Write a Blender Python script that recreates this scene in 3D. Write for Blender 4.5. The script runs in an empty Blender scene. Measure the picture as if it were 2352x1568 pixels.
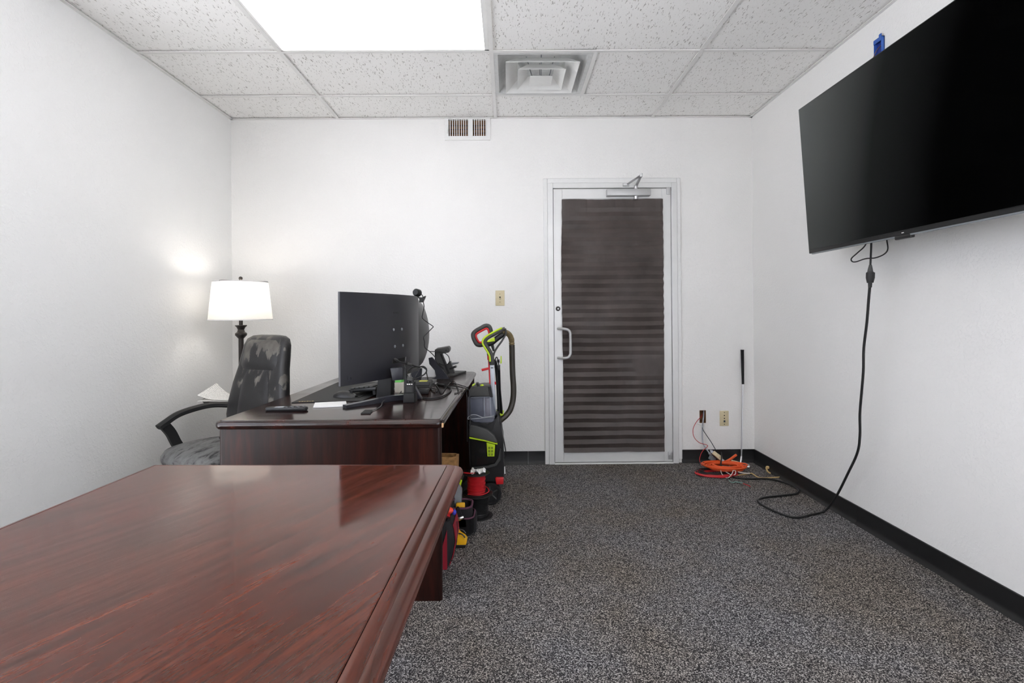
import bpy, bmesh, math, random
from mathutils import Vector, Matrix
random.seed(7)
scene = bpy.context.scene
COL = scene.collection

# ------------------------------------------------------------------ camera
F, CX, CY, ROLL, YAW, CAMH = 1202.1, 1176.0, 720.9, -0.0075, 0.0073, 1.1667
cam_d = bpy.data.cameras.new('camera'); cam = bpy.data.objects.new('camera', cam_d); COL.objects.link(cam)
cam_d.sensor_fit = 'HORIZONTAL'; cam_d.sensor_width = 36.0
cam_d.lens = F / 2352 * 36.0
cam_d.shift_y = -(784 - CY) / 2352
cam_d.clip_start = 0.02
cam.matrix_world = Matrix.Translation((0, 0, CAMH)) @ Matrix.Rotation(-YAW, 4, 'Z') @ Matrix.Rotation(math.pi/2, 4, 'X') @ Matrix.Rotation(ROLL, 4, 'Z')
scene.camera = cam
# ------------------------------------------------------------------ world, exposure
SKY = 3.2
SUN = 28.0
w = bpy.data.worlds.new('world'); scene.world = w; w.use_nodes = True
w.node_tree.nodes['Background'].inputs[0].default_value = (1.0, 0.985, 0.96, 1)      # even overcast daylight
w.node_tree.nodes['Background'].inputs[1].default_value = SKY
vs = scene.view_settings
vs.view_transform = 'Standard'; vs.look = 'None'; vs.gamma = 1.0; vs.use_curve_mapping = False
vs.exposure = 0.64
PANEL_STRENGTH = 2.5       # the ceiling troffers
LAMP_WATTS = 2.0           # the floor lamp's bulb
# added unseen windows for light: low behind the camera, tall in both side walls
FX0, FX1, FZ0, FZ1 = 0.9, 1.82, 0.06, 1.2
WZ0, WZ1, WY = 0.06, 2.60, -1.5
SY0, SY1L, SY1R = -1.38, 1.98, 0.85
def portal(name, w_, h_, loc, rot):
    pd = bpy.data.lights.new(name, 'AREA'); pd.shape = 'RECTANGLE'; pd.size = w_; pd.size_y = h_; pd.cycles.is_portal = True
    po = bpy.data.objects.new(name, pd); COL.objects.link(po); po.location = loc; po.rotation_euler = rot
portal('window_portal', FX1-FX0, FZ1-FZ0, ((FX0+FX1)/2, WY-0.13, (FZ0+FZ1)/2), (math.pi/2, 0, math.pi))
portal('window_portal', SY1L-SY0, WZ1-WZ0, (-2.137-0.13, (SY0+SY1L)/2, (WZ0+WZ1)/2), (math.pi/2, 0, math.pi/2))
portal('window_portal', SY1R-SY0, WZ1-WZ0, (1.913+0.13, (SY0+SY1R)/2, (WZ0+WZ1)/2), (math.pi/2, 0, -math.pi/2))

sun_d = bpy.data.lights.new('sun', 'SUN'); sun_d.energy = SUN; sun_d.angle = 0.02; sun_d.color = (1.0, 0.97, 0.92)
sun_o = bpy.data.objects.new('sun', sun_d); COL.objects.link(sun_o); sun_o.rotation_euler = (math.radians(-32), 0, 0)   # added high behind the back wall: it lights the paving outside
scene.cycles.max_bounces = 14; scene.cycles.diffuse_bounces = 9; scene.cycles.sample_clamp_indirect = 6
def ray(u, v):
    a, b = u - CX, v - CY
    c, s = math.cos(ROLL), math.sin(ROLL)
    a, b = c*a + s*b, -s*a + c*b
    x, y, z = a/F, 1.0, -b/F
    c, s = math.cos(YAW), math.sin(YAW)
    return Vector((c*x + s*y, -s*x + c*y, z))
def PY(u, v, Y): r = ray(u, v); t = Y/r.y; return Vector((r.x*t, Y, CAMH + r.z*t))
def PX(u, v, X): r = ray(u, v); t = X/r.x; return Vector((X, r.y*t, CAMH + r.z*t))
def PZ(u, v, Z): r = ray(u, v); t = (Z - CAMH)/r.z; return Vector((r.x*t, r.y*t, Z))

# ------------------------------------------------------------------ materials
def lin(c):
    def f(x):
        x /= 255.0
        return x/12.92 if x <= 0.04045 else ((x + 0.055)/1.055)**2.4
    return (f(c[0]), f(c[1]), f(c[2]), 1)
MATS = {}
def base_mat(name):
    m = bpy.data.materials.new(name); m.use_nodes = True
    nt = m.node_tree; b = nt.nodes['Principled BSDF']
    return m, nt, b
def N(nt, t, **kw):
    n = nt.nodes.new(t)
    for k, v in kw.items(): setattr(n, k, v)
    return n
def coords(nt, scale=(1, 1, 1), rot=(0, 0, 0), kind='Object'):
    tc = N(nt, 'ShaderNodeTexCoord'); mp = N(nt, 'ShaderNodeMapping')
    mp.inputs['Scale'].default_value = scale; mp.inputs['Rotation'].default_value = rot
    nt.links.new(tc.outputs[kind], mp.inputs['Vector'])
    return mp.outputs['Vector']
def noise(nt, vec, scale, detail=3, rough=0.5, dist=0.0):
    n = N(nt, 'ShaderNodeTexNoise')
    n.inputs['Scale'].default_value = scale; n.inputs['Detail'].default_value = detail
    n.inputs['Roughness'].default_value = rough; n.inputs['Distortion'].default_value = dist
    if vec is not None: nt.links.new(vec, n.inputs['Vector'])
    return n.outputs['Fac']
def ramp(nt, fac, stops):
    r = N(nt, 'ShaderNodeValToRGB')
    e = r.color_ramp.elements
    while len(e) < len(stops): e.new(0.5)
    for i, (p, c) in enumerate(stops):
        e[i].position = p; e[i].color = c if len(c) == 4 else (*c, 1)
    nt.links.new(fac, r.inputs['Fac'])
    return r.outputs['Color']
def mixc(nt, fac, a, b, mode='MIX'):
    m = N(nt, 'ShaderNodeMix', data_type='RGBA', blend_type=mode)
    for sock, val in ((m.inputs[0], fac), (m.inputs[6], a), (m.inputs[7], b)):
        if hasattr(val, 'node'): nt.links.new(val, sock)
        else: sock.default_value = val
    return m.outputs[2]
def bump(nt, b, h, strength=0.3, dist=0.002):
    n = N(nt, 'ShaderNodeBump'); n.inputs['Strength'].default_value = strength; n.inputs['Distance'].default_value = dist
    nt.links.new(h, n.inputs['Height']); nt.links.new(n.outputs['Normal'], b.inputs['Normal'])
def plain(name, c, rough=0.5, metal=0.0, var=0.06, nscale=40, spec=0.5, bmp=0.0, bscale=300, coat=0.0):
    """one colour with a little procedural unevenness"""
    if name in MATS: return MATS[name]
    m, nt, b = base_mat(name)
    col = lin(c); v = coords(nt)
    f = noise(nt, v, nscale, 4)
    lo = tuple(x*(1-var) for x in col[:3]) + (1,); hi = tuple(min(1, x*(1+var)) for x in col[:3]) + (1,)
    nt.links.new(ramp(nt, f, [(0.3, lo), (0.7, hi)]), b.inputs['Base Color'])
    b.inputs['Roughness'].default_value = rough; b.inputs['Metallic'].default_value = metal
    b.inputs['Specular IOR Level'].default_value = spec
    if coat: b.inputs['Coat Weight'].default_value = coat; b.inputs['Coat Roughness'].default_value = 0.08
    if bmp: bump(nt, b, noise(nt, v, bscale, 2), bmp, 0.001)
    MATS[name] = m; return m
def wall_mat(name, c, strength):
    m, nt, b = base_mat(name); v = coords(nt)
    f = noise(nt, v, 1.3, 3); col = lin(c)
    nt.links.new(ramp(nt, f, [(0.3, tuple(x*0.975 for x in col[:3])), (0.7, col)]), b.inputs['Base Color'])
    b.inputs['Roughness'].default_value = 0.62; b.inputs['Specular IOR Level'].default_value = 0.3
    n1 = noise(nt, v, 70, 3, 0.55, 0.3)
    r1 = ramp(nt, n1, [(0.50, (0, 0, 0)), (0.62, (1, 1, 1))])
    n2 = noise(nt, v, 22, 2)
    s = N(nt, 'ShaderNodeMath', operation='MULTIPLY_ADD'); nt.links.new(n2, s.inputs[0]); s.inputs[1].default_value = 1.2; nt.links.new(r1, s.inputs[2])
    bump(nt, b, s.outputs[0], strength, 0.0022)
    return m
def wood_mat(name, stops, axis_rot, stretch, scale, rough, coat, smear=0.0, spec=0.5):
    m, nt, b = base_mat(name)
    v = coords(nt, (1, 1, 1), axis_rot)
    mp = N(nt, 'ShaderNodeMapping'); mp.inputs['Scale'].default_value = stretch; nt.links.new(v, mp.inputs['Vector'])
    v = mp.outputs['Vector']
    a = noise(nt, v, scale, 6, 0.62, 0.25)
    f = noise(nt, v, scale*7, 3, 0.6)
    mm = N(nt, 'ShaderNodeMath', operation='MULTIPLY_ADD'); nt.links.new(f, mm.inputs[0]); mm.inputs[1].default_value = 0.35; nt.links.new(a, mm.inputs[2])
    sub = N(nt, 'ShaderNodeMath', operation='SUBTRACT'); nt.links.new(mm.outputs[0], sub.inputs[0]); sub.inputs[1].default_value = 0.175
    nt.links.new(ramp(nt, sub.outputs[0], [(p, lin(c)) for p, c in stops]), b.inputs['Base Color'])
    b.inputs['Specular IOR Level'].default_value = spec
    if smear:
        g = noise(nt, coords(nt, (1, 1, 1)), 3.5, 4, 0.6)
        rr = N(nt, 'ShaderNodeMapRange'); rr.inputs[1].default_value = 0.35; rr.inputs[2].default_value = 0.7
        rr.inputs[3].default_value = rough; rr.inputs[4].default_value = rough + smear
        nt.links.new(g, rr.inputs[0]); nt.links.new(rr.outputs[0], b.inputs['Roughness'])
    else: b.inputs['Roughness'].default_value = rough
    b.inputs['Coat Weight'].default_value = coat; b.inputs['Coat Roughness'].default_value = rough*0.5
    return m

M = {}
M['wall'] = wall_mat('wall_paint', (236, 235, 233), 0.30)
M['wall_left'] = wall_mat('left_wall_paint', (236, 236, 235), 0.32)
def tile_mat():
    m, nt, b = base_mat('acoustic_tile')
    tc = N(nt, 'ShaderNodeTexCoord'); oi = N(nt, 'ShaderNodeObjectInfo')
    ad = N(nt, 'ShaderNodeVectorMath', operation='MULTIPLY_ADD')
    cb = N(nt, 'ShaderNodeCombineXYZ'); nt.links.new(oi.outputs['Random'], cb.inputs[0]); nt.links.new(oi.outputs['Random'], cb.inputs[1])
    nt.links.new(cb.outputs[0], ad.inputs[0]); ad.inputs[1].default_value = (7.3, 3.1, 0); nt.links.new(tc.outputs['Object'], ad.inputs[2])
    mp = N(nt, 'ShaderNodeMapping'); mp.inputs['Rotation'].default_value = (0, 0, 0.9); mp.inputs['Scale'].default_value = (1.15, 0.30, 1)
    nt.links.new(ad.outputs[0], mp.inputs['Vector'])
    a = noise(nt, mp.outputs['Vector'], 130, 2, 0.4, 0.6)
    fis = ramp(nt, a, [(0.0, (0, 0, 0)), (0.63, (0, 0, 0)), (0.68, (1, 1, 1))])
    c = noise(nt, ad.outputs[0], 420, 1)
    pin = ramp(nt, c, [(0.0, (0, 0, 0)), (0.66, (0, 0, 0)), (0.74, (0.55, 0.55, 0.55))])
    mx = mixc(nt, 1.0, fis, pin, 'ADD')
    nt.links.new(mixc(nt, mx, lin((243, 242, 240)), lin((186, 183, 179))), b.inputs["Base Color"])
    b.inputs['Roughness'].default_value = 0.9; b.inputs['Specular IOR Level'].default_value = 0.1
    inv = N(nt, 'ShaderNodeInvert'); nt.links.new(mx, inv.inputs['Color'])
    bump(nt, b, inv.outputs[0], 0.35, 0.003)
    return m
M['tile'] = tile_mat()
M['grid'] = plain('painted_grid', (226, 225, 223), 0.5, var=0.02)
def carpet_mat():
    m, nt, b = base_mat('speckled_carpet'); v = coords(nt)
    a = noise(nt, v, 210, 2, 0.7)
    vo = N(nt, 'ShaderNodeTexVoronoi'); vo.inputs['Scale'].default_value = 300; nt.links.new(v, vo.inputs['Vector'])
    bw = N(nt, 'ShaderNodeSeparateColor'); nt.links.new(vo.outputs['Color'], bw.inputs[0])
    mm = N(nt, 'ShaderNodeMath', operation='MULTIPLY_ADD'); nt.links.new(bw.outputs[0], mm.inputs[0]); mm.inputs[1].default_value = 0.55; nt.links.new(a, mm.inputs[2])
    sp = ramp(nt, mm.outputs[0], [(0.42, lin((22, 22, 23))), (0.66, lin((56, 55, 56))), (0.88, lin((100, 98, 96))), (1.0, lin((180, 177, 172)))])
    big = noise(nt, v, 1.6, 4, 0.6)
    tint = ramp(nt, big, [(0.35, (0.95, 0.87, 0.80)), (0.6, (1.0, 1.0, 1.06))])
    nt.links.new(mixc(nt, 1.0, sp, tint, 'MULTIPLY'), b.inputs['Base Color'])
    b.inputs['Roughness'].default_value = 1.0; b.inputs['Specular IOR Level'].default_value = 0.05
    bump(nt, b, mm.outputs[0], 0.7, 0.004)
    return m
M['carpet'] = carpet_mat()
M['paving'] = plain('pale_concrete', (204, 202, 198), 0.9, var=0.06, nscale=1.5)  # for the added outdoor surface that reflects light indoors
MAHO = [(0.25, (44, 24, 18)), (0.42, (60, 29, 20)), (0.55, (76, 34, 23)), (0.70, (94, 43, 27)), (0.85, (106, 52, 32))]
DARKW = [(0.30, (20, 9, 7)), (0.5, (33, 14, 10)), (0.62, (46, 18, 12)), (0.72, (64, 24, 15))]
M['table_top'] = wood_mat('mahogany_table_top', MAHO, (0, 0, 0.46), (1.0, 0.10, 1.0), 40, 0.045, 0.0, 0.12, 0.36)
M['table_edge'] = wood_mat('mahogany_edge', MAHO, (0, 0, 0), (1.0, 0.08, 1.0), 14, 0.24, 0.0, 0.0, 0.4)
M['desk_top'] = wood_mat('desk_top_wood', DARKW, (0, 0, 0.0), (1.0, 0.12, 1.0), 16, 0.12, 0.0, 0.10, 0.55)
M['desk_panel'] = wood_mat('desk_panel_wood', DARKW, (0, 0, 0), (1.0, 1.0, 0.07), 20, 0.32, 0.0, 0.0, 0.22)
M['chip'] = plain('chipped_veneer', (190, 150, 110), 0.7)
M['black_plastic'] = plain('black_plastic', (24, 24, 25), 0.42)
M['soft_black'] = plain('soft_black', (17, 17, 18), 0.65)
M['cable'] = plain('cable_black', (19, 19, 20), 0.5)
M['cable_grey'] = plain('cable_grey', (70, 70, 70), 0.5)
M['monitor'] = plain('monitor_shell', (36, 36, 42), 0.38, nscale=5, var=0.03)
M['monitor2'] = plain('monitor_shell_light', (66, 66, 66), 0.42, nscale=5, var=0.03)
M['stand'] = plain('stand_blue_black', (38, 39, 46), 0.3)
M['dgrey'] = plain('dark_grey_plastic', (62, 62, 61), 0.5)
M['grey'] = plain('grey_plastic', (120, 124, 128), 0.5)
M['alu'] = plain('brushed_aluminium', (190, 190, 190), 0.42, 0.55, var=0.04, nscale=6)
M['alu_door'] = plain('anodised_door', (222, 222, 221), 0.45, 0.35, var=0.03, nscale=6)
M['chrome'] = plain('chrome', (214, 214, 215), 0.3, 1.0, var=0.02)
M['white_metal'] = plain('white_enamel', (228, 228, 226), 0.4, var=0.02)
M['trim_white'] = plain('white_trim_paint', (226, 226, 225), 0.45, var=0.02)
M['base'] = plain('black_vinyl_base', (20, 20, 21), 0.42, var=0.15, nscale=9)
M['ivory'] = plain('ivory_plastic', (206, 193, 158), 0.4, var=0.03)
M['brown_dark'] = plain('brown_void', (128, 92, 58), 0.8, var=0.3)
M['dark'] = plain('dark_slot', (14, 13, 12), 0.7)
M['bronze'] = plain('oil_bronze', (46, 41, 38), 0.4, 0.3)
M['red'] = plain('red_plastic', (196, 24, 30), 0.42)
M['red_cloth'] = plain('red_canvas', (140, 16, 36), 0.85, bmp=0.4, bscale=700)
M['black_cloth'] = plain('black_canvas', (26, 25, 27), 0.9, bmp=0.4, bscale=600)
M['purple_trim'] = plain('purple_binding', (92, 52, 72), 0.8)
M['lime'] = plain('lime_plastic', (186, 214, 30), 0.42)
M['yellow'] = plain('yellow_plastic', (236, 178, 24), 0.45)
M['blue'] = plain('blue_plastic', (50, 96, 178), 0.45)
M['blue_dark'] = plain('blue_plastic_inner', (24, 50, 130), 0.5)
M['orange'] = plain('orange_jacket', (226, 88, 36), 0.5)
M['red_wire'] = plain('red_wire', (186, 26, 34), 0.5)
M['tan'] = plain('tan_sheath', (206, 176, 122), 0.6)
M['white_wire'] = plain('white_wire', (222, 216, 208), 0.5)
M['silver'] = plain('silver_paint', (176, 180, 188), 0.35, 0.4)
M['hose'] = plain('hose_brown_black', (48, 43, 36), 0.4, var=0.25, nscale=12)
M['hose_rib'] = plain('hose_tan_rib', (128, 112, 78), 0.5)
M['paper'] = plain('white_paper', (232, 231, 228), 0.8, var=0.02)
M['white_plastic'] = plain('white_plastic', (228, 227, 226), 0.5, var=0.02)
M['beige_box'] = plain('beige_card', (196, 190, 176), 0.8)
M['green_note'] = plain('green_note', (128, 216, 110), 0.8)
M['yellow_note'] = plain('yellow_note', (226, 224, 110), 0.8)
M['teal'] = plain('teal_wire', (110, 150, 140), 0.5)
M['burlap'] = plain('brown_kraft', (156, 116, 70), 0.9, var=0.3, nscale=60, bmp=0.6, bscale=120)
M['grip'] = plain('grip_rubber', (22, 22, 23), 0.8, bmp=0.5, bscale=900)
def printed_mat():
    m, nt, b = base_mat('printed_paper'); v = coords(nt)
    wv = N(nt, 'ShaderNodeTexWave', bands_direction='Y'); wv.inputs['Scale'].default_value = 22; nt.links.new(v, wv.inputs['Vector'])
    ln = ramp(nt, wv.outputs['Fac'], [(0.55, (0, 0, 0)), (0.7, (1, 1, 1))])
    br = ramp(nt, noise(nt, coords(nt, (1, 3, 1)), 90, 1), [(0.42, (0, 0, 0)), (0.5, (0.5, 0.5, 0.5))])
    f = mixc(nt, 1.0, ln, br, 'MULTIPLY')
    nt.links.new(mixc(nt, f, lin((230, 229, 226)), lin((110, 110, 110))), b.inputs['Base Color']); b.inputs['Roughness'].default_value = 0.8
    return m
M['printed'] = printed_mat()
def worn_leather(name, z0, z1, top_worn):
    m, nt, b = base_mat(name)
    v = coords(nt, (1, 1, 0.35)); a = noise(nt, v, 17, 4, 0.55, 0.3)
    tc = N(nt, 'ShaderNodeTexCoord'); sx = N(nt, 'ShaderNodeSeparateXYZ'); nt.links.new(tc.outputs['Object'], sx.inputs[0])
    mr = N(nt, 'ShaderNodeMapRange'); nt.links.new(sx.outputs[2], mr.inputs[0]); mr.inputs[1].default_value = z0; mr.inputs[2].default_value = z1
    mr.inputs[3].default_value = -0.16; mr.inputs[4].default_value = top_worn
    s = N(nt, 'ShaderNodeMath', operation='ADD'); nt.links.new(a, s.inputs[0]); nt.links.new(mr.outputs[0], s.inputs[1])
    f = ramp(nt, s.outputs[0], [(0.54, (0, 0, 0)), (0.57, (1, 1, 1))])
    g = ramp(nt, noise(nt, coords(nt), 14, 5), [(0.3, lin((74, 71, 67))), (0.7, lin((108, 104, 98)))])
    nt.links.new(mixc(nt, f, lin((32, 31, 32)), g), b.inputs['Base Color'])
    rr = N(nt, 'ShaderNodeMapRange'); nt.links.new(f, rr.inputs[0]); rr.inputs[3].default_value = 0.42; rr.inputs[4].default_value = 0.8
    nt.links.new(rr.outputs[0], b.inputs['Roughness'])
    bump(nt, b, noise(nt, coords(nt), 130, 3), 0.3, 0.001)
    return m
def seat_mat():
    m, nt, b = base_mat('worn_seat'); v = coords(nt, (1, 0.3, 1), (0, 0, 0.5))
    a = noise(nt, v, 26, 5, 0.65, 0.4)
    nt.links.new(ramp(nt, a, [(0.36, lin((26, 26, 27))), (0.46, lin((88, 88, 87))), (0.62, lin((108, 108, 107))), (0.74, lin((70, 70, 70)))]), b.inputs['Base Color'])
    b.inputs['Roughness'].default_value = 0.75; bump(nt, b, a, 0.4, 0.003)
    return m
def glassy(name, c, alpha_t, rough=0.05):
    m, nt, b = base_mat(name); v = coords(nt)
    nt.links.new(ramp(nt, noise(nt, v, 20, 4), [(0.35, lin(c)), (0.75, lin(tuple(min(255, x*1.25) for x in c)))]), b.inputs['Base Color'])
    b.inputs['Roughness'].default_value = rough
    tr = N(nt, 'ShaderNodeBsdfTransparent'); tr.inputs[0].default_value = lin((235, 238, 245))
    mx = N(nt, 'ShaderNodeMixShader'); mx.inputs[0].default_value = alpha_t
    nt.links.new(b.outputs[0], mx.inputs[1]); nt.links.new(tr.outputs[0], mx.inputs[2])
    nt.links.new(mx.outputs[0], nt.nodes['Material Output'].inputs['Surface'])
    return m
M['clear_tank'] = glassy('clear_tank', (120, 124, 138), 0.70)
M['smoke_tank'] = glassy('smoked_tank', (38, 37, 36), 0.35, 0.12)
M['clear_pane'] = glassy('clear_pane', (200, 205, 205), 0.95)
M['pane'] = glassy('window_pane', (200, 205, 205), 0.85)
def emit(name, c, s):
    m, nt, b = base_mat(name)
    b.inputs['Base Color'].default_value = lin((240, 240, 240))
    b.inputs['Emission Color'].default_value = lin(c); b.inputs['Emission Strength'].default_value = s
    return m
M['panel'] = emit('light_diffuser', (255, 253, 250), PANEL_STRENGTH)
M['bulb'] = emit('bulb_glow', (255, 244, 226), 8)
def shade_mat():
    m, nt, b = base_mat('lamp_shade_fabric')
    v = coords(nt); 
    df = N(nt, 'ShaderNodeBsdfDiffuse'); tl = N(nt, 'ShaderNodeBsdfTranslucent')
    nt.links.new(ramp(nt, noise(nt, v, 300, 2), [(0.3, lin((226, 225, 222))), (0.7, lin((240, 239, 236)))]), df.inputs[0])
    tl.inputs[0].default_value = lin((238, 235, 230))
    mx = N(nt, 'ShaderNodeMixShader'); mx.inputs[0].default_value = 0.45
    nt.links.new(df.outputs[0], mx.inputs[1]); nt.links.new(tl.outputs[0], mx.inputs[2])
    nt.links.new(mx.outputs[0], nt.nodes['Material Output'].inputs['Surface'])
    return m
M['shade'] = shade_mat()
def screen_mat():
    """anti-reflection coated panel: mirror strength climbs steeply towards grazing angles"""
    m, nt, b = base_mat('tv_screen')
    b.inputs['Base Color'].default_value = (0.0012, 0.0012, 0.0012, 1); b.inputs['Roughness'].default_value = 0.5; b.inputs['Specular IOR Level'].default_value = 0.0
    gl = N(nt, 'ShaderNodeBsdfGlossy'); gl.inputs['Roughness'].default_value = 0.50; gl.inputs['Color'].default_value = (0.95, 1.0, 0.99, 1)
    lw = N(nt, 'ShaderNodeLayerWeight'); lw.inputs['Blend'].default_value = 0.5
    f = ramp(nt, lw.outputs['Facing'], [(0.365, (0, 0, 0)), (0.43, (0.02, 0.02, 0.02)), (0.53, (0.19, 0.19, 0.19)), (0.8, (0.5, 0.5, 0.5))])
    mx = N(nt, 'ShaderNodeMixShader'); nt.links.new(f, mx.inputs[0]); nt.links.new(b.outputs[0], mx.inputs[1]); nt.links.new(gl.outputs[0], mx.inputs[2])
    nt.links.new(mx.outputs[0], nt.nodes['Material Output'].inputs['Surface'])
    return m
M['screen'] = screen_mat()
def shade_paper_mat():
    m, nt, b = base_mat('brown_pleated_paper'); v = coords(nt)
    g = noise(nt, v, 3.2, 4, 0.6)
    nt.links.new(ramp(nt, g, [(0.3, lin((58, 51, 48))), (0.7, lin((84, 75, 72)))]), b.inputs['Base Color'])
    b.inputs['Roughness'].default_value = 0.45; b.inputs['Specular IOR Level'].default_value = 0.4
    bump(nt, b, noise(nt, coords(nt, (1, 1, 0.4)), 14, 3), 0.25, 0.006)
    return m
M['pleat'] = shade_paper_mat()

# ------------------------------------------------------------------ mesh builder
class MB:
    def __init__(self): self.bm = bmesh.new()
    def _hull(self, pts, faces):
        vs_ = [self.bm.verts.new(p) for p in pts]
        return vs_, [self.bm.faces.new([vs_[i] for i in f]) for f in faces]
    def box(self, a, b, bev=0.0, seg=2, Mx=None):
        x0, y0, z0 = (min(a[i], b[i]) for i in range(3)); x1, y1, z1 = (max(a[i], b[i]) for i in range(3))
        p = [Vector(q) for q in ((x0,y0,z0),(x1,y0,z0),(x1,y1,z0),(x0,y1,z0),(x0,y0,z1),(x1,y0,z1),(x1,y1,z1),(x0,y1,z1))]
        if Mx: p = [Mx @ q for q in p]
        vv, ff = self._hull(p, ((0,3,2,1),(4,5,6,7),(0,1,5,4),(1,2,6,5),(2,3,7,6),(3,0,4,7)))
        if bev:
            es = list({e for f in ff for e in f.edges})
            bmesh.ops.bevel(self.bm, geom=es, offset=bev, segments=seg, profile=0.5, affect='EDGES')
        return self
    def prism(self, poly, d, bev=0.0, seg=2):
        """poly: list of 3-D points, d: extrusion vector"""
        n = len(poly); d = Vector(d)
        a = [self.bm.verts.new(p) for p in poly]; b = [self.bm.verts.new(Vector(p) + d) for p in poly]
        ff = [self.bm.faces.new(a), self.bm.faces.new(list(reversed(b)))]
        for i in range(n): ff.append(self.bm.faces.new((a[i], b[i], b[(i+1) % n], a[(i+1) % n])))
        if bev:
            es = [e for e in {e for f in ff[:2] for e in f.edges}]
            bmesh.ops.bevel(self.bm, geom=es, offset=bev, segments=seg, profile=0.5, affect='EDGES')
        return self
    def rings(self, rings, caps=(True, True), closed=True):
        rv = [[self.bm.verts.new(p) for p in r] for r in rings]
        n = len(rv[0])
        for a, b in zip(rv, rv[1:]):
            for i in range(n if closed else n-1):
                self.bm.faces.new((a[i], a[(i+1) % n], b[(i+1) % n], b[i]))
        if caps[0]: self.bm.faces.new(list(reversed(rv[0])))
        if caps[1]: self.bm.faces.new(rv[-1])
        return self
    def lathe(self, prof, c, seg=24, Mx=None, caps=(True, True)):
        c = Vector(c); R = []
        for r, z in prof:
            ring = [Vector((r*math.cos(t), r*math.sin(t), z)) for t in (2*math.pi*i/seg for i in range(seg))]
            R.append([(Mx @ p if Mx else p) + c for p in ring])
        return self.rings(R, caps)
    def cyl(self, p0, p1, r0, r1=None, seg=16):
        return self.tube([p0, p1], r0, seg, smooth=0, r1=r1)
    def tube(self, pts, r, seg=8, smooth=6, r1=None, rad=None, closed=False):
        pts = [Vector(p) for p in pts]
        if smooth and len(pts) > 2: pts = catmull(pts, smooth, closed)
        n = len(pts); R = []
        t0 = (pts[1]-pts[0]).normalized()
        up = Vector((0, 0, 1)) if abs(t0.z) < 0.9 else Vector((1, 0, 0))
        nr = t0.cross(up).normalized()
        for i, p in enumerate(pts):
            if closed: t = (pts[(i+1) % n]-pts[i-1])
            else: t = (pts[min(i+1, n-1)]-pts[max(i-1, 0)])
            if t.length < 1e-9: t = t0
            t.normalize()
            nr = (nr - t*nr.dot(t))
            if nr.length < 1e-6: nr = t.orthogonal()
            nr.normalize(); bn = t.cross(nr)
            rr = rad(i/(n-1)) if rad else (r if r1 is None else r + (r1-r)*i/(n-1))
            R.append([p + (nr*math.cos(a)+bn*math.sin(a))*rr for a in (2*math.pi*k/seg for k in range(seg))])
        if closed: R.append(R[0]); return self.rings(R, (False, False))
        return self.rings(R)
    def sheet(self, fn, nu, nv, thick=0.0):
        g = [[self.bm.verts.new(fn(i/nu, j/nv)) for j in range(nv+1)] for i in range(nu+1)]
        fs = []
        for i in range(nu):
            for j in range(nv): fs.append(self.bm.faces.new((g[i][j], g[i+1][j], g[i+1][j+1], g[i][j+1])))
        if thick:
            bmesh.ops.recalc_face_normals(self.bm, faces=fs)
            bmesh.ops.solidify(self.bm, geom=fs, thickness=thick)
        return self
    def ball(self, c, rx, ry=None, rz=None, seg=16, Mx=None):
        ry = ry or rx; rz = rz or rx
        m = Matrix.Translation(c) @ (Mx.to_4x4() if Mx else Matrix.Identity(4)) @ Matrix.Diagonal((rx, ry, rz, 1))
        bmesh.ops.create_uvsphere(self.bm, u_segments=seg, v_segments=max(6, seg//2), radius=1, matrix=m)
        return self
    def xf(self, m): self.bm.transform(m); return self
    def build(self, name, mat, parent=None, smooth=35, loc=None):
        bm = self.bm
        bmesh.ops.recalc_face_normals(bm, faces=bm.faces[:])
        off = Vector((0, 0, 0)); r = parent
        while r is not None: off += r.location; r = r.parent
        if loc is not None: off += Vector(loc)
        bm.transform(Matrix.Translation(-off))
        me = bpy.data.meshes.new(name); bm.to_mesh(me); bm.free()
        if smooth:
            for p in me.polygons: p.use_smooth = True
            me.set_sharp_from_angle(angle=math.radians(smooth))
        me.materials.append(M[mat] if isinstance(mat, str) else mat)
        o = bpy.data.objects.new(name, me); COL.objects.link(o)
        if parent: o.parent = parent
        if loc is not None: o.location = loc
        return o
    def solo(self, name, mat, label, cat, group=None, smooth=35):
        """a thing that is one mesh: origin under its middle"""
        vs_ = self.bm.verts
        xs = [v.co.x for v in vs_]; ys = [v.co.y for v in vs_]; zs = [v.co.z for v in vs_]
        o = self.build(name, mat, None, smooth, loc=((min(xs)+max(xs))/2, (min(ys)+max(ys))/2, min(zs)))
        return tag(o, label, cat, group)
def catmull(p, k, closed=False):
    out = []; n = len(p)
    m = n if closed else n-1
    for i in range(m):
        if closed: a, b, c, d = p[i-1], p[i], p[(i+1) % n], p[(i+2) % n]
        else: a, b, c, d = p[max(i-1, 0)], p[i], p[i+1], p[min(i+2, n-1)]
        for j in range(k):
            t = j/k
            out.append(0.5*((2*b)+(c-a)*t+(2*a-5*b+4*c-d)*t*t+(3*b-a-3*c+d)*t*t*t))
    if not closed: out.append(p[-1])
    return out
def rrect(w, d, r, n=4):
    """rounded rectangle about the origin, as (x, y) points"""
    pts = []
    for cx_, cy_, a0 in ((w/2-r, d/2-r, 0), (-w/2+r, d/2-r, 90), (-w/2+r, -d/2+r, 180), (w/2-r, -d/2+r, 270)):
        for i in range(n+1):
            a = math.radians(a0+90*i/n); pts.append((cx_+r*math.cos(a), cy_+r*math.sin(a)))
    return pts
def tag(o, label, cat, group=None):
    o['label'] = label; o['category'] = cat
    if group: o['group'] = group
    return o
def thing(name, label, cat, loc, group=None):
    o = bpy.data.objects.new(name, None); COL.objects.link(o); o.location = loc; o.empty_display_size = 0.05
    return tag(o, label, cat, group)
def struct(o): o['kind'] = 'structure'; return o
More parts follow.
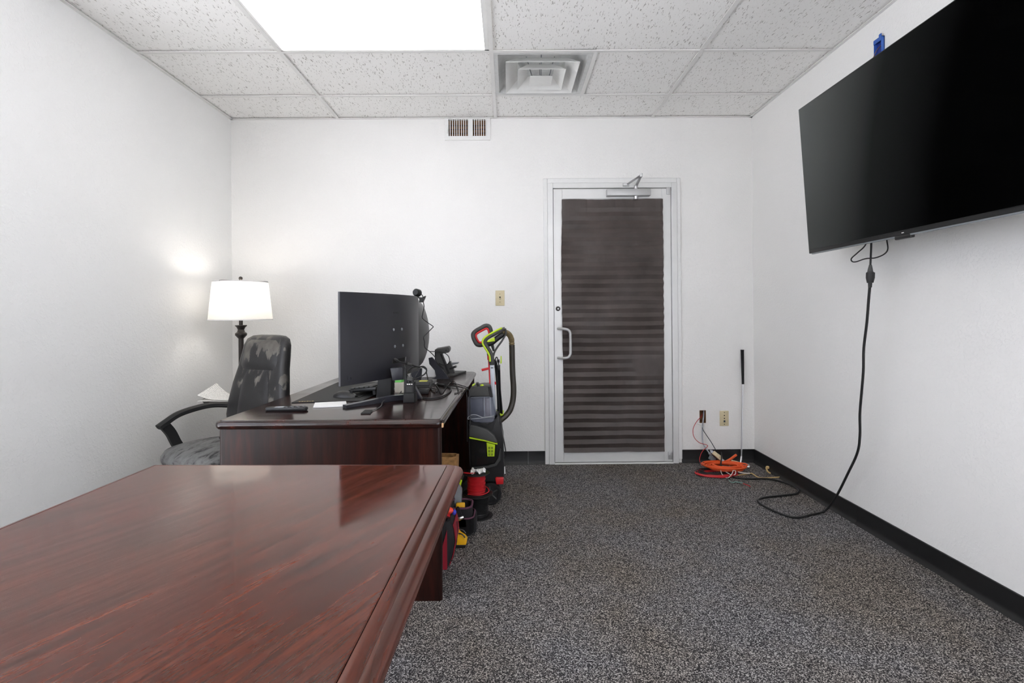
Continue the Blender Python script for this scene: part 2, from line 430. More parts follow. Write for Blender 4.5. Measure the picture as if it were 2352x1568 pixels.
def struct_empty(name, loc=(0, 0, 0)):
    o = bpy.data.objects.new(name, None); COL.objects.link(o); o.location = loc; o.empty_display_size = 0.05
    return struct(o)
def lab(o, s): o['label'] = s; return o
def dup(o, parent, loc):
    c = o.copy(); COL.objects.link(c); c.parent = parent; c.location = loc; return c

# ------------------------------------------------------------------ room shell
L, R, D, ZC, FR = -2.137, 1.913, 4.07, 2.6856, -1.5
TH = 0.12
struct(MB().box((L-TH, FR-TH, -0.1), (R+TH, D+TH, 0)).build('floor', 'carpet', smooth=0))
# back wall with real openings: door, vent, electrical hole
DX0, DX1, DZ1 = 0.310, 1.3165, 2.178
VX0, VX1, VZ0, VZ1 = -0.452, -0.158, 2.548, 2.682
hole_l, hole_r, hole_b, hole_t = 1.486, 1.536, 0.306, 0.405
def holed_wall(y0, y1, holes, x_lo=None, x_hi=None, side=False):
    """a slab with rectangular openings; side=True lays it along Y instead of X"""
    x_lo = L-TH if x_lo is None else x_lo; x_hi = R+TH if x_hi is None else x_hi
    xs = sorted({x_lo, x_hi} | {h[0] for h in holes} | {h[1] for h in holes})
    zs = sorted({-0.1, ZC+0.2} | {h[2] for h in holes} | {h[3] for h in holes})
    mb = MB()
    for i in range(len(xs)-1):
        cx_ = (xs[i]+xs[i+1])/2; z_start = None
        for j in range(len(zs)-1):
            cz_ = (zs[j]+zs[j+1])/2
            solid = not any(h[0] < cx_ < h[1] and h[2] < cz_ < h[3] for h in holes)
            if solid and z_start is None: z_start = zs[j]
            if (not solid or j == len(zs)-2) and z_start is not None:
                z_end = zs[j+1] if solid else zs[j]
                if side: mb.box((y0, xs[i], z_start), (y1, xs[i+1], z_end))
                else: mb.box((xs[i], y0, z_start), (xs[i+1], y1, z_end))
                z_start = None
    bmesh.ops.remove_doubles(mb.bm, verts=mb.bm.verts[:], dist=1e-5)
    return mb
struct(holed_wall(L-TH, L, [(SY0, SY1L, WZ0, WZ1)], FR, D, True).build('wall_left', 'wall_left', smooth=0))
struct(holed_wall(R, R+TH, [(SY0, SY1R, WZ0, WZ1)], FR, D, True).build('wall_right', 'wall', smooth=0))
struct(holed_wall(D, D+TH, [(DX0, DX1, -0.1, DZ1), (VX0, VX1, VZ0, VZ1), (hole_l, hole_r, hole_b, hole_t)]).build('wall_back', 'wall', smooth=0))

struct(holed_wall(FR-TH, FR, [(FX0, FX1, FZ0, FZ1)]).build('wall_front', 'wall', smooth=0))
wn = struct_empty('window_1', ((FX0+FX1)/2, FR, FZ0))  # added opening out of view, lets daylight in from behind
for a, b in (((FX0, FZ0), (FX0+0.05, FZ1)), ((FX1-0.05, FZ0), (FX1, FZ1)), ((FX0+0.05, FZ0), (FX1-0.05, FZ0+0.05)), ((FX0+0.05, FZ1-0.05), (FX1-0.05, FZ1))):
    MB().box((a[0], FR-0.09, a[1]), (b[0], FR-0.03, b[1])).build('window_frame', 'alu', wn, 0)
MB().box((FX0+0.05, FR-0.064, FZ0+0.05), (FX1-0.05, FR-0.058, FZ1-0.05)).build('window_pane', 'clear_pane', wn, 0)
for wname, xa, xb, ya, yb in (('window_2', L-0.09, L-0.03, SY0, SY1L), ('window_3', R+0.03, R+0.09, SY0, SY1R)):  # added side glazing, unseen, to lift the ceiling and side walls
    wn = struct_empty(wname, ((xa+xb)/2, (ya+yb)/2, WZ0)); ym = (ya+yb)/2
    for a, b in (((ya, WZ0), (ya+0.05, WZ1)), ((yb-0.05, WZ0), (yb, WZ1)), ((ya+0.05, WZ0), (yb-0.05, WZ0+0.05)), ((ya+0.05, WZ1-0.05), (yb-0.05, WZ1)), ((ym-0.025, WZ0+0.05), (ym+0.025, WZ1-0.05))):
        MB().box((xa, a[0], a[1]), (xb, b[0], b[1])).build('window_frame', 'alu', wn, 0)
    for a, b in ((ya+0.05, ym-0.025), (ym+0.025, yb-0.05)): MB().box(((xa+xb)/2-0.003, a, WZ0+0.05), ((xa+xb)/2+0.003, b, WZ1-0.05)).build('window_pane', 'clear_pane', wn, 0)

struct(MB().box((DX0-0.1, D+TH+0.005, -0.1), (DX1+0.1, D+TH+0.05, DZ1+0.1)).build('wall_corridor', 'wall', smooth=0))  # added unseen slab, keeps sun from leaking through the door gaps
for nm, a, b in (('front', (-9, -10, -0.2), (9, FR-TH-0.002, -0.02)), ('left', (-9, FR-TH, -0.2), (L-TH-0.002, 6, -0.02)), ('right', (R+TH+0.002, FR-TH, -0.2), (9, 6, -0.02))):
    struct(MB().box(a, b).build('ground', 'paving', smooth=0))  # unseen outdoor surface added to bounce sun on to the ceiling

# ceiling: slab, T-bars, tiles
ceil = struct(MB().box((L-TH, FR-TH, ZC+0.15), (R+TH, D+TH, ZC+0.22)).build('ceiling', 'grid', smooth=0))
T = 1.2192; GX = [L, -1.306, -1.306+T, -1.306+2*T, R]
GY = [D] + [3.643 - 0.6096*k for k in range(0, 9)] + [FR]
BW = 0.012
for x in GX[1:-1]:
    MB().box((x-BW, FR, ZC), (x+BW, D, ZC+0.004)).build('ceiling_bar', 'grid', ceil, 0)
for y in GY[1:-1]:
    for a, b in zip(GX, GX[1:]):
        MB().box((a+BW, y-BW, ZC+0.0002), (b-BW, y+BW, ZC+0.0042)).build('ceiling_bar', 'grid', ceil, 0)
MB().box((0.523-BW, 3.033+BW, ZC+0.0002), (0.523+BW, 3.643-BW, ZC+0.0042)).build('ceiling_bar', 'grid', ceil, 0)
MB().box((L, FR, ZC-0.001), (L+0.020, D, ZC+0.003)).build('wall_angle', 'grid', ceil, 0)
MB().box((R-0.020, FR, ZC-0.001), (R, D, ZC+0.003)).build('wall_angle', 'grid', ceil, 0)
MB().box((L, D-0.020, ZC-0.001), (R, D, ZC+0.003)).build('wall_angle', 'grid', ceil, 0)
LIGHT_CELLS = {(1, 2), (1, 6), (2, 7)}
tcache = {}
for i in range(4):
    for j in range(len(GY)-1):
        x0, x1, y1, y0 = GX[i], GX[i+1], GY[j], GY[j+1]
        if (i, j) in LIGHT_CELLS: continue
        if i == 2 and j == 1: x0 = 0.523
        key = (round(x1-x0, 3), round(y1-y0, 3))
        c = ((x0+x1)/2, (y0+y1)/2, 0)
        if key in tcache: dup(tcache[key], ceil, c)
        else:
            hw, hd = (x1-x0)/2-0.0015, (y1-y0)/2-0.0015
            o = MB().box((c[0]-hw, c[1]-hd, ZC+0.0115), (c[0]+hw, c[1]+hd, ZC+0.026), 0.002, 1).build('ceiling_tile', 'tile', ceil, 30, loc=c)
            tcache[key] = o
# troffers
def troffer(i, j, label):
    x0, x1, y1, y0 = GX[i], GX[i+1], GY[j], GY[j+1]
    t = thing('ceiling_light', label, 'light', ((x0+x1)/2, (y0+y1)/2, ZC), 'ceiling light panels')
    a, b, c, d = x0+0.013, x1-0.013, y0+0.013, y1-0.013
    w_ = 0.024; m = MB()
    z0, z1 = ZC+0.001, ZC+0.02
    m.box((a, c, z0), (a+w_*0.5, d, z1)); m.box((b-w_, c, z0), (b, d, z1)); m.box((a, c, z0), (b, c+w_*0.6, z1)); m.box((a, d-w_*0.4, z0), (b, d, z1))
    m.build('frame', 'white_metal', t, 0)
    MB().box((a+w_*0.5, c+w_*0.6, ZC+0.008), (b-w_, d-w_*0.4, ZC+0.018)).build('diffuser', 'panel', t, 0)
troffer(1, 2, 'bright white ceiling light panel set in the tile grid over the dark wooden table')
troffer(1, 6, 'second bright ceiling light panel, in the tile grid above the camera')  # this panel and the next are unseen, added for more light
troffer(2, 7, 'third bright ceiling light panel, nearest the front wall behind the camera')

# air diffuser with three nested square cones
ad = thing('air_diffuser', 'square white ceiling air diffuser with nested louvres beside the light panel', 'vent', (0.218, 3.338, ZC))
def sq(cx_, cy_, h, z): return [Vector((cx_-h, cy_-h, z)), Vector((cx_+h, cy_-h, z)), Vector((cx_+h, cy_+h, z)), Vector((cx_-h, cy_+h, z))]
AX, AY = 0.218, 3.338
m = MB(); m.rings([sq(AX, AY, 0.292, ZC+0.004), sq(AX, AY, 0.292, ZC+0.0015), sq(AX, AY, 0.268, ZC+0.0015)], (False, False))
def circ(h, z, n=32):
    out = []
    for k in range(n):
        a = 2*math.pi*k/n + math.pi/n; out.append(Vector((AX+h*math.cos(a), AY+h*math.sin(a), z)))
    return out
def sqn(h, z, n=32, r=0.0):
    out = []
    for k in range(n):
        a = 2*math.pi*k/n + math.pi/4; c_, s_ = math.cos(a), math.sin(a); q = 1/max(abs(c_), abs(s_)); q = q*(1-r)+r*1.1
        out.append(Vector((AX+h*c_*q, AY+h*s_*q, z)))
    return out
m.rings([sqn(0.268, ZC+0.0015), sqn(0.262, ZC+0.018, r=0.05), sqn(0.245, ZC+0.042, r=0.25), sqn(0.20, ZC+0.070, r=0.7), sqn(0.13, ZC+0.085, r=1), sqn(0.12, ZC+0.13, r=1)], (False, True))
m.build('back_pan', plain('diffuser_pan', (206, 207, 206), 0.6), ad, 40)
def cone(h0, h1, z0, z1, name):
    m = MB(); m.rings([sqn(h1, z1+0.002, r=0.0), sqn(h0, z0+0.002), sqn(h0, z0), sqn(h1, z1, r=0.3)], (False, False))
    m.build(name, 'white_metal', ad, 40)
cone(0.222, 0.150, ZC-0.020, ZC+0.040, 'outer_louvre')
cone(0.146, 0.084, ZC-0.028, ZC+0.030, 'middle_louvre')
m = MB(); m.rings([sqn(0.070, ZC-0.036), sqn(0.070, ZC-0.034), sqn(0.030, ZC-0.010)], (True, True)); m.build('inner_louvre', 'white_metal', ad, 40)
for k in range(4):
    a = math.pi/2*k
    MB().cyl((AX+0.09*math.cos(a), AY+0.09*math.sin(a), ZC+0.12), (AX+0.05*math.cos(a), AY+0.05*math.sin(a), ZC-0.022), 0.003, seg=6).build('bracket', 'grey', ad)

# return-air grille high on the back wall
gv = thing('wall_vent', 'white wall grille with vertical blades and brown duct behind, under the ceiling', 'vent', (-0.305, D, 2.52))
yv = D-0.012
m = MB(); fx0, fx1, fz0, fz1 = -0.480, -0.129, 2.518, 2.684
m.box((fx0, yv, fz0), (fx1, D, VZ0)); m.box((fx0, yv, VZ1-0.004), (fx1, D, fz1)); m.box((fx0, yv, VZ0), (VX0, D, VZ1-0.004)); m.box((VX1, yv, VZ0), (fx1, D, VZ1-0.004))
m.build('frame', 'white_metal', gv, 0)
MB().box((VX0, D+0.030, VZ0), (VX1, D+0.036, VZ1)).build('duct_back', 'brown_dark', gv, 0)
mx0 = PY(1076.5, 290, D).x; mx1 = PY(1086, 290, D).x
MB().box((mx0, yv, VZ0), (mx1, D+0.02, VZ1-0.004), 0.002, 1).build('mullion', 'white_metal', gv)
for a, b, n in ((VX0, mx0, 9), (mx1, VX1, 6)):
    for k in range(n):
        x = a + (b-a)*(k+0.75)/n
        MB().box((x-0.0026, yv+0.002, VZ0), (x+0.0026, D-0.001, VZ1-0.004)).build('blade', 'white_metal', gv, 0)
for z in (VZ0+0.03, VZ0+0.06, VZ0+0.09): MB().box((VX0, D+0.020, z), (VX1, D+0.023, z+0.004)).build('damper_rod', 'bronze', gv, 0)
MB().box((VX0-0.012, yv-0.012, VZ0+0.02), (VX0-0.006, yv, VZ0+0.05), 0.001, 1).build('lever', 'white_metal', gv)

# baseboards
BH, BT = 0.100, 0.006
def base_run(parent, p0, p1, nrm):
    p0, p1, n = Vector(p0), Vector(p1), Vector(nrm)
    prof = [(0, 0), (0.022, 0.0), (0.021, 0.003), (0.010, 0.011), (BT, 0.026), (BT, BH-0.002), (BT-0.003, BH), (0, BH)]
    m = MB(); m.rings([[p + n*o + Vector((0, 0, z)) for o, z in prof] for p in (p0, p1)])
    return m.build('base_strip', 'base', parent, 40)
bb = struct_empty('baseboard_back')
for a, b in ((L, -1.4), (-1.398, -0.2), (-0.198, 0.1455), (0.1475, 0.279), (1.345, R-BT)):
    base_run(bb, (a, D, 0), (b, D, 0), (0, -1, 0))
bb = struct_empty('baseboard_right')
for a, b in ((D, 2.86), (2.858, 1.64), (1.638, 0.42), (0.418, -0.8), (-0.802, FR)): base_run(bb, (R, a, 0), (R, b, 0), (-1, 0, 0))
bb = struct_empty('baseboard_left')
for a, b in ((FR, -1), (-0.998, 0.22), (0.222, 1.44), (1.442, 2.66), (2.662, D-BT)): base_run(bb, (L, a, 0), (L, b, 0), (1, 0, 0))
bb = struct_empty('baseboard_front')
base_run(bb, (L, FR, 0), (R, FR, 0), (0, 1, 0))

# ------------------------------------------------------------------ door
t1 = struct_empty('trim_1', (0.81, D, 0))         # white casing
for nm, a, b in (('casing', (0.279, D-0.018, 0), (0.311, D, 2.215)), ('casing', (1.3155, D-0.018, 0.03), (1.344, D, 2.215)), ('casing', (0.311, D-0.018, 2.177), (1.3155, D, 2.215))):
    MB().box(a, b, 0.003, 1).build(nm, 'trim_white', t1)
t2 = struct_empty('trim_2', (0.81, D, 0))         # aluminium frame
FY = D-0.024
for a, b in (((0.311, FY, 0), (0.353, D+0.10, 2.177)), ((1.272, FY, 0), (1.3155, D+0.10, 2.177)), ((0.353, FY, 2.1375), (1.272, D+0.10, 2.177))):
    MB().box(a, b, 0.002, 1).build('door_jamb', 'alu_door', t2)
MB().box((0.353, D-0.03, 0), (1.272, D+0.1, 0.008), 0.002, 1).build('threshold', 'white_metal', t2)
door = struct_empty('door_1', (0.8125, D, 0))
y0, y1 = D-0.012, D+0.033
dl, dr, db, dt = 0.3555, 1.2695, 0.014, 2.134
MB().box((dl, y0, db), (0.425, y1, dt), 0.002, 1).build('stile', 'alu_door', door)
MB().box((1.2015, y0, db), (dr, y1, dt), 0.002, 1).build('stile', 'alu_door', door)
MB().box((0.425, y0, 2.056), (1.2015, y1, dt), 0.002, 1).build('rail', 'alu_door', door)
MB().box((0.425, y0, db), (1.2015, y1, 0.092), 0.002, 1).build('rail', 'alu_door', door)
MB().box((0.425, y0-0.004, 2.046), (1.2015, y0+0.012, 2.058), 0.002, 1).build('glazing_bead', 'alu', door)
MB().box((0.425, y0+0.024, 0.092), (1.2015, y0+0.030, 2.056)).build('glass_pane', 'pane', door, 0)
m = MB(); hy = y0-0.055
m.tube([(0.386, y0+0.002, 1.052), (0.400, y0-0.03, 1.052), (0.425, hy, 1.050), (0.456, hy, 1.042), (0.472, hy, 1.022), (0.475, hy, 0.99), (0.475, hy, 0.88), (0.472, hy, 0.852), (0.456, hy, 0.832), (0.425, hy, 0.826), (0.400, y0-0.03, 0.824), (0.386, y0+0.002, 0.824)], 0.0105, 12)
m.build('pull_handle', 'alu', door)
m = MB(); c = (0.387, y0, 1.205)
m.lathe([(0.018, -0.002), (0.018, 0.005), (0.015, 0.008), (0.007, 0.009)], c, 20, Matrix.Rotation(math.pi/2, 3, 'X'))
lk = m.build('lock_cylinder', 'bronze', door)
MB().lathe([(0.007, 0.0), (0.007, 0.012)], c, 12, Matrix.Rotation(math.pi/2, 3, 'X')).build('key_plug', 'alu', lk)
MB().box((1.235, y0-0.010, 2.085), (1.268, y0+0.002, 2.165), 0.004, 2).build('pivot_hinge', 'alu', door)
MB().box((1.232, y0-0.010, 0.03), (1.266, y0+0.002, 0.09), 0.004, 2).build('pivot_hinge', 'alu', door)
# closer
cl = MB().box((0.765, y0-0.055, 2.068), (1.102, y0+0.001, 2.122), 0.006, 2).build('door_closer', 'alu', door)
MB().cyl((0.992, y0-0.028, 2.118), (0.992, y0-0.028, 2.150), 0.014).build('spindle', 'chrome', cl)
MB().cyl((0.992, y0-0.028, 2.045), (0.992, y0-0.028, 2.072), 0.016).build('spindle_cap', 'chrome', cl)
e = PY(1473, 402, D-0.22); s0 = Vector((0.992, y0-0.028, 2.146)); s1 = Vector((0.925, FY-0.01, 2.160))
def bar(a, b, w_, h_):
    a, b = Vector(a), Vector(b); t = (b-a).normalized(); sd = t.cross(Vector((0, 1, 0.2))).normalized(); up = sd.cross(t)
    return MB().rings([[p + sd*w_*i + up*h_*j for i, j in ((-1, -1), (1, -1), (1, 1), (-1, 1))] for p in (a, b)])
bar(s0, e, 0.010, 0.004).build('closer_arm', 'chrome', cl)
bar(e, s1, 0.007, 0.004).build('closer_arm', 'chrome', cl)
MB().cyl(e-Vector((0, 0, 0.012)), e+Vector((0, 0, 0.012)), 0.010).build('elbow_pin', 'chrome', cl)
MB().box((0.892, FY-0.018, 2.148), (0.945, FY, 2.170), 0.003, 1).build('arm_shoe', 'chrome', cl)

# pleated brown paper shade taped inside the glass
x0, x1, z0, z1 = 0.422, 1.206, 0.093, 2.050
npl = 30; rows = npl*2; rnd = random.Random(3)
amp = [[0]*2 for _ in range(rows+1)]
edge = [(rnd.uniform(-1, 1), rnd.uniform(-1, 1)) for _ in range(rows+1)]
from mathutils import noise as mnoise
def sm(t): t = max(0.0, min(1.0, t)); return t*t*(3-2*t)
def pleat(a, b):
    j = b*rows; k = int(round(j))
    z = z1 + (z0-z1)*b
    flat = 1.0 - 0.92*max(0, 1-b/0.10)              # pressed flat and wrinkled at the head
    q = mnoise.noise(Vector((a*3.1, b*7, 2.0)))
    flat *= 0.80 + 0.9*max(-0.55, q + 0.10) + 0.55*sm((b-0.5)/0.12)*sm((0.62-a)/0.25)
    if b > 0.5: flat *= 1.0 - 0.5*sm((a-0.45)/0.4)*sm((b-0.5)/0.2)
    d = (0.0055 if k % 2 else -0.0055)*flat
    wr = 0.006*mnoise.noise(Vector((a*9, b*3.0, 7))) + (0.006*mnoise.noise(Vector((a*22, b*5, 1)))*max(0, 1-b/0.16))
    wav = (0.004*mnoise.noise(Vector((b*6, 1.3, 4))))*(1 if a < 0.5 else -1)
    x = x0 + (x1-x0)*a + (wav + edge[k][0]*0.0015)*(abs(a-0.5)*2)**4 - 0.008*max(0, math.sin(b*5))*((1-a)**6)
    return Vector((x, D-0.022 + d + wr, z + 0.004*mnoise.noise(Vector((a*4, b*9, 0)))))
MB().sheet(pleat, 40, rows, 0.0008).solo('pleated_blind', 'pleat', 'dark brown pleated paper shade covering the glass of the metal door', 'blind', smooth=12)

# ------------------------------------------------------------------ plates on the walls
sw = thing('light_switch', 'ivory toggle switch plate on the back wall left of the door', 'switch', (-0.0625, D, 1.232))
MB().box((-0.0975, D-0.007, 1.232), (-0.0275, D, 1.350), 0.003, 2).build('cover_plate', 'ivory', sw)
MB().box((-0.0675, D-0.0085, 1.279), (-0.0575, D-0.006, 1.303)).build('toggle_slot', 'dark', sw, 0)
MB().box((-0.0660, D-0.019, 1.280), (-0.0590, D-0.006, 1.292), 0.001, 1).build('toggle', 'ivory', sw)
for z in (1.260, 1.322): MB().cyl((-0.0625, D-0.009, z), (-0.0625, D-0.006, z), 0.003, seg=8).build('screw', 'brown_dark', sw)
jk = thing('jack_plate', 'ivory telephone and cable jack plate on the back wall beside the golf club', 'outlet', (1.677, D, 0.283))
MB().box((1.642, D-0.007, 0.283), (1.712, D, 0.401), 0.003, 2).build('cover_plate', 'ivory', jk)
for z, r in ((0.388, 0.003), (0.365, 0.0045), (0.342, 0.0045), (0.296, 0.003)): MB().cyl((1.677, D-0.0095, z), (1.677, D-0.006, z), r, seg=10).build('jack', 'dark', jk)
MB().box((1.671, D-0.009, 0.312), (1.684, D-0.006, 0.327)).build('phone_socket', plain('blue_black', (30, 50, 70), 0.5), jk, 0)
hb = thing('wall_box', 'open rectangular hole with brown electrical box in the back wall, wires hanging out', 'outlet', (1.511, D, 0.306))
m = MB(); m.box((hole_l, D+0.055, hole_b), (hole_r, D+0.06, hole_t)); m.box((hole_l, D+0.001, hole_b), (hole_l+0.002, D+0.055, hole_t)); m.box((hole_r-0.002, D+0.001, hole_b), (hole_r, D+0.055, hole_t)); m.box((hole_l, D+0.001, hole_t-0.002), (hole_r, D+0.055, hole_t)); m.box((hole_l, D+0.001, hole_b), (hole_r, D+0.055, hole_b+0.002))
m.build('box_back', 'brown_dark', hb, 0)
def patch(a, b):
    return Vector((1.478+0.085*a - 0.012*math.sin(b*3), D-0.001-0.006*mnoise.noise(Vector((a*5, b*5, 3))), 0.306-0.030*b*(0.4+a)))
MB().sheet(patch, 8, 5, 0.002).build('torn_wallboard', 'paper', hb)

# ------------------------------------------------------------------ television
tv = thing('television', 'large black flat screen television tilted out from the right wall', 'television', (1.66, 2.15, 1.487))
XB, XT, ZB, ZT, YF, YN = 1.660, 1.607, 1.487, 2.278, 2.868, 1.42
pB, pT = PX(1856, 583, XB), PX(1834, 251, XT)
ZB, ZT, YF = pB.z, pT.z, (pB.y+pT.y)/2
YN = YF - 1.45
tdir = Vector((XT-XB, 0, ZT-ZB)); Ht = tdir.length; tdir.normalize(); tn = Vector((tdir.z, 0, -tdir.x))   # tn points to the wall
def TV(y, s, dpt): return Vector((XB, y, ZB)) + tdir*s + tn*dpt
def tvbox(y0, y1, s0, s1, d0, d1, bev=0.0):
    m = MB(); pts = [TV(y, s, d) for s in (s0, s1) for y, d in ((y0, d0), (y1, d0), (y1, d1), (y0, d1))]
    vv, ff = m._hull(pts, ((0,3,2,1),(4,5,6,7),(0,1,5,4),(1,2,6,5),(2,3,7,6),(3,0,4,7)))
    if bev: bmesh.ops.bevel(m.bm, geom=list({e for f in ff for e in f.edges}), offset=bev, segments=2, profile=0.5, affect='EDGES')
    return m
tvbox(YN, YF, 0, Ht, 0.002, 0.022, 0.003).build('bezel', 'black_plastic', tv)
tvbox(YN+0.006, YF-0.006, 0.020, Ht-0.006, 0.0, 0.004).build('screen', 'screen', tv, 0)
tvbox(YN+0.15, YF-0.15, 0.02, Ht*0.62, 0.022, 0.075, 0.012).build('back_housing', 'black_plastic', tv)
tvbox(YN+0.02, YF-0.02, -0.006, 0.006, 0.004, 0.018, 0.002).build('bottom_strip', 'grey', tv)
cy_ = PX(2070, 536, XB).y
tvbox(cy_-0.045, cy_+0.045, -0.016, 0.002, 0.003, 0.024, 0.004).build('sensor_bar', 'black_plastic', tv)
ly = PX(2073, 530, XB).y
tvbox(ly-0.006, ly+0.006, 0.008, 0.011, 0.0005, 0.003).build('logo', 'paper', tv, 0)
m = MB(); m.box((1.735, 2.0, 1.75), (1.755, 2.3, 2.05), 0.004, 1); m.build('mount_plate', 'black_plastic', tv)
m = MB(); m.box((1.75, 2.10, 1.86), (1.90, 2.16, 1.94), 0.004, 1); m.box((1.885, 2.0, 1.72), (R-0.001, 2.26, 2.08), 0.004, 1); m.build('mount_arm', 'black_plastic', tv)

bx = PX(2007, 120, 1.897); by = PX(2026, 75, 1.897)
q = thing('electrical_box', 'blue plastic electrical box on the right wall just above the television', 'box', (1.905, (bx.y+by.y)/2, 2.30))
yA, yB = bx.y, PX(2025, 105, 1.897).y
zA, zB = by.z-0.125, by.z-0.012
m = MB()
m.box((1.897, yB, zA), (R, yB+0.004, zB)); m.box((1.897, yA-0.004, zA), (R, yA, zB)); m.box((1.897, yB, zB-0.004), (R, yA, zB)); m.box((1.897, yB, zA), (R, yA, zA+0.004))
m.build('box_walls', 'blue', q, 0)
MB().box((1.909, yB, zA), (R-0.001, yA, zB)).build('box_back', 'blue_dark', q, 0)
m = MB(); m.box((1.8945, yB, zB-0.022), (1.8985, yA, zB), 0.001, 1); m.box((1.8945, yB, zB-0.005), (1.900, yB+0.020, zB+0.014), 0.003, 1); m.build('ear_tab', 'blue', q)
MB().tube([(1.905, yB+0.01, zA+0.07), (1.894, (yA+yB)/2, zA+0.055), (1.892, yA+0.004, zA+0.015), (1.893, yA+0.012, zA-0.03)], 0.0016, 6).build('wire_tail', 'brown_dark', q)

# TV cords
tc = thing('hanging_cord', 'black television power cord hanging to a moulded plug connector', 'cord', PX(1998, 660, 1.75))
MB().tube([PX(2001, 520, 1.74), PX(2001, 560, 1.745), PX(2000, 590, 1.75), PX(1999, 612, 1.75)], 0.0045, 8).build('cable', 'cable', tc)
def tvplug(v0, v1, prof, nm):
    a, b = PX(1999.3, v0, 1.75), PX(1998.3, v1, 1.75)
    m = MB(); m.tube([a+(b-a)*t for t in [p[0] for p in prof]], 0.01, 12, 0, rad=lambda t: 0)
    m = MB(); R_ = []
    for t, rx, ry in prof:
        p = a+(b-a)*t; R_.append([p+Vector((0.7*rx*math.cos(k*math.pi/6), rx*math.cos(k*math.pi/6)*-0.7, 0)) + Vector((0.5*ry*math.sin(k*math.pi/6), 0.5*ry*math.sin(k*math.pi/6), 0)) for k in range(12)])
    m.rings(R_); m.build(nm, 'dgrey' if nm == 'plug' else 'black_plastic', tc)
tvplug(608, 636, [(0, 0.006, 0.008), (0.4, 0.011, 0.014), (0.55, 0.012, 0.016), (0.62, 0.016, 0.022), (1, 0.018, 0.026)], 'plug')
tvplug(626, 660, [(0, 0.019, 0.026), (0.35, 0.019, 0.026), (0.68, 0.014, 0.018), (0.7, 0.009, 0.012), (1, 0.008, 0.011)], 'socket_body')
MB().tube([PX(1998, 530, 1.735), PX(1988, 562, 1.735), PX(1970, 580, 1.733), PX(1956, 593, 1.733), PX(1957, 600, 1.733), PX(1966, 601, 1.733), PX(1988, 594, 1.733), PX(2010, 592, 1.733), PX(2030, 584, 1.733), PX(2039, 572, 1.733), PX(2037, 552, 1.735), PX(2034, 525, 1.735)], 0.003, 8).solo('signal_cable', 'cable', 'thin black cable looping below the television in front of the power cord', 'cable')
flo = 0.008
pts = [PX(1998, 655, 1.75), PX(1995, 690, 1.755), PX(1991, 740, 1.76), PX(1984, 800, 1.765), PX(1983, 850, 1.77), PX(1979, 900, 1.775), PX(1975, 950, 1.78), PX(1975, 1000, 1.79), PX(1969, 1040, 1.80), PX(1946, 1090, 1.82), PX(1925, 1132, 1.835), PX(1907, 1160, 1.835)]
pts += [PZ(u, v, flo) for u, v in ((1890, 1175), (1860, 1182), (1828, 1188), (1790, 1178), (1752, 1160), (1741, 1148), (1760, 1141), (1800, 1137), (1828, 1133), (1834, 1126), (1820, 1115), (1790, 1104), (1760, 1099), (1720, 1099), (1690, 1096), (1668, 1088))]
MB().tube(pts, 0.0062, 8, 8).solo('extension_cord', 'cable', 'long black extension cord hanging from the plug and snaking over the carpet', 'cord')

# ------------------------------------------------------------------ golf club in the corner
gc = thing('golf_club', 'golf putter leaning in the corner with a black grip and chrome shaft', 'golf club', PZ(1703, 1066, 0))
g0, g1, g2, g3 = PY(1705, 803, 4.055), PY(1706.5, 882, 4.04), PY(1703, 1048, 4.0), PY(1701, 1062, 3.985)
MB().tube([g0, g0+(g1-g0)*0.03, g0+(g1-g0)*0.5, g1], 0.013, 12, 0, rad=lambda t: 0.0135-0.0045*t).build('grip', 'grip', gc)
MB().tube([g1-(g1-g0)*0.02, g2], 0.0062, 10, 0, r1=0.0052).build('shaft', 'chrome', gc)
MB().tube([g2-Vector((0, 0, 0.03)), g2, g3, g3-Vector((0.004, 0.004, 0.022))], 0.0068, 10, 5).build('hosel', 'chrome', gc)
hd = PZ(1697, 1066, 0.0); he = PZ(1723, 1073, 0.0)
dv = (he-hd).normalized(); sd = Vector((-dv.y, dv.x, 0))
pr = []
for t, hw, zt in ((0, 0.006, 0.010), (0.08, 0.014, 0.020), (0.4, 0.020, 0.024), (0.8, 0.018, 0.016), (1.0, 0.008, 0.007)):
    p = hd + (he-hd)*t
    pr.append([p+sd*hw+Vector((0, 0, 0.001)), p+sd*hw*0.7+Vector((0, 0, zt)), p-sd*hw*0.7+Vector((0, 0, zt)), p-sd*hw+Vector((0, 0, 0.001))])
MB().rings(pr).build('club_head', 'chrome', gc, 50)

# ------------------------------------------------------------------ tangle of wires in the corner
def coil(c, rx, ry, n, r, z0, z1, seed, wob=0.02, seg=6, rot=0.0, per=14):
    rd = random.Random(seed); pts = []
    for k in range(n*per+1):
        a = 2*math.pi*k/per; t = k/(n*per)
        if k % per == 0: ox, oy, s, zz = rd.uniform(-wob, wob), rd.uniform(-wob, wob), rd.uniform(0.55, 1.08), rd.uniform(0, 1)
        x, y = rx*s*math.cos(a)+ox+rd.uniform(-wob, wob)*0.35, ry*s*math.sin(a)+oy+rd.uniform(-wob, wob)*0.35
        x, y = x*math.cos(rot)-y*math.sin(rot), x*math.sin(rot)+y*math.cos(rot)
        pts.append(Vector((c[0]+x, c[1]+y, max(r+0.001, z0+(z1-z0)*(0.35*t+0.65*zz)+rd.uniform(-0.002, 0.002)))))
    return MB().tube(pts, r, seg, 3)
cc = PZ(1664, 1078, 0.02)
oc = coil(cc, 0.150, 0.098, 12, 0.0052, 0.014, 0.062, 5, 0.014, rot=-0.10, per=10)
oc.tube([PY(1662, 1066, 3.90), PY(1668, 1060, 3.92), PY(1678, 1054, 3.94), PY(1691, 1044.5, 3.96)], 0.0095, 8)
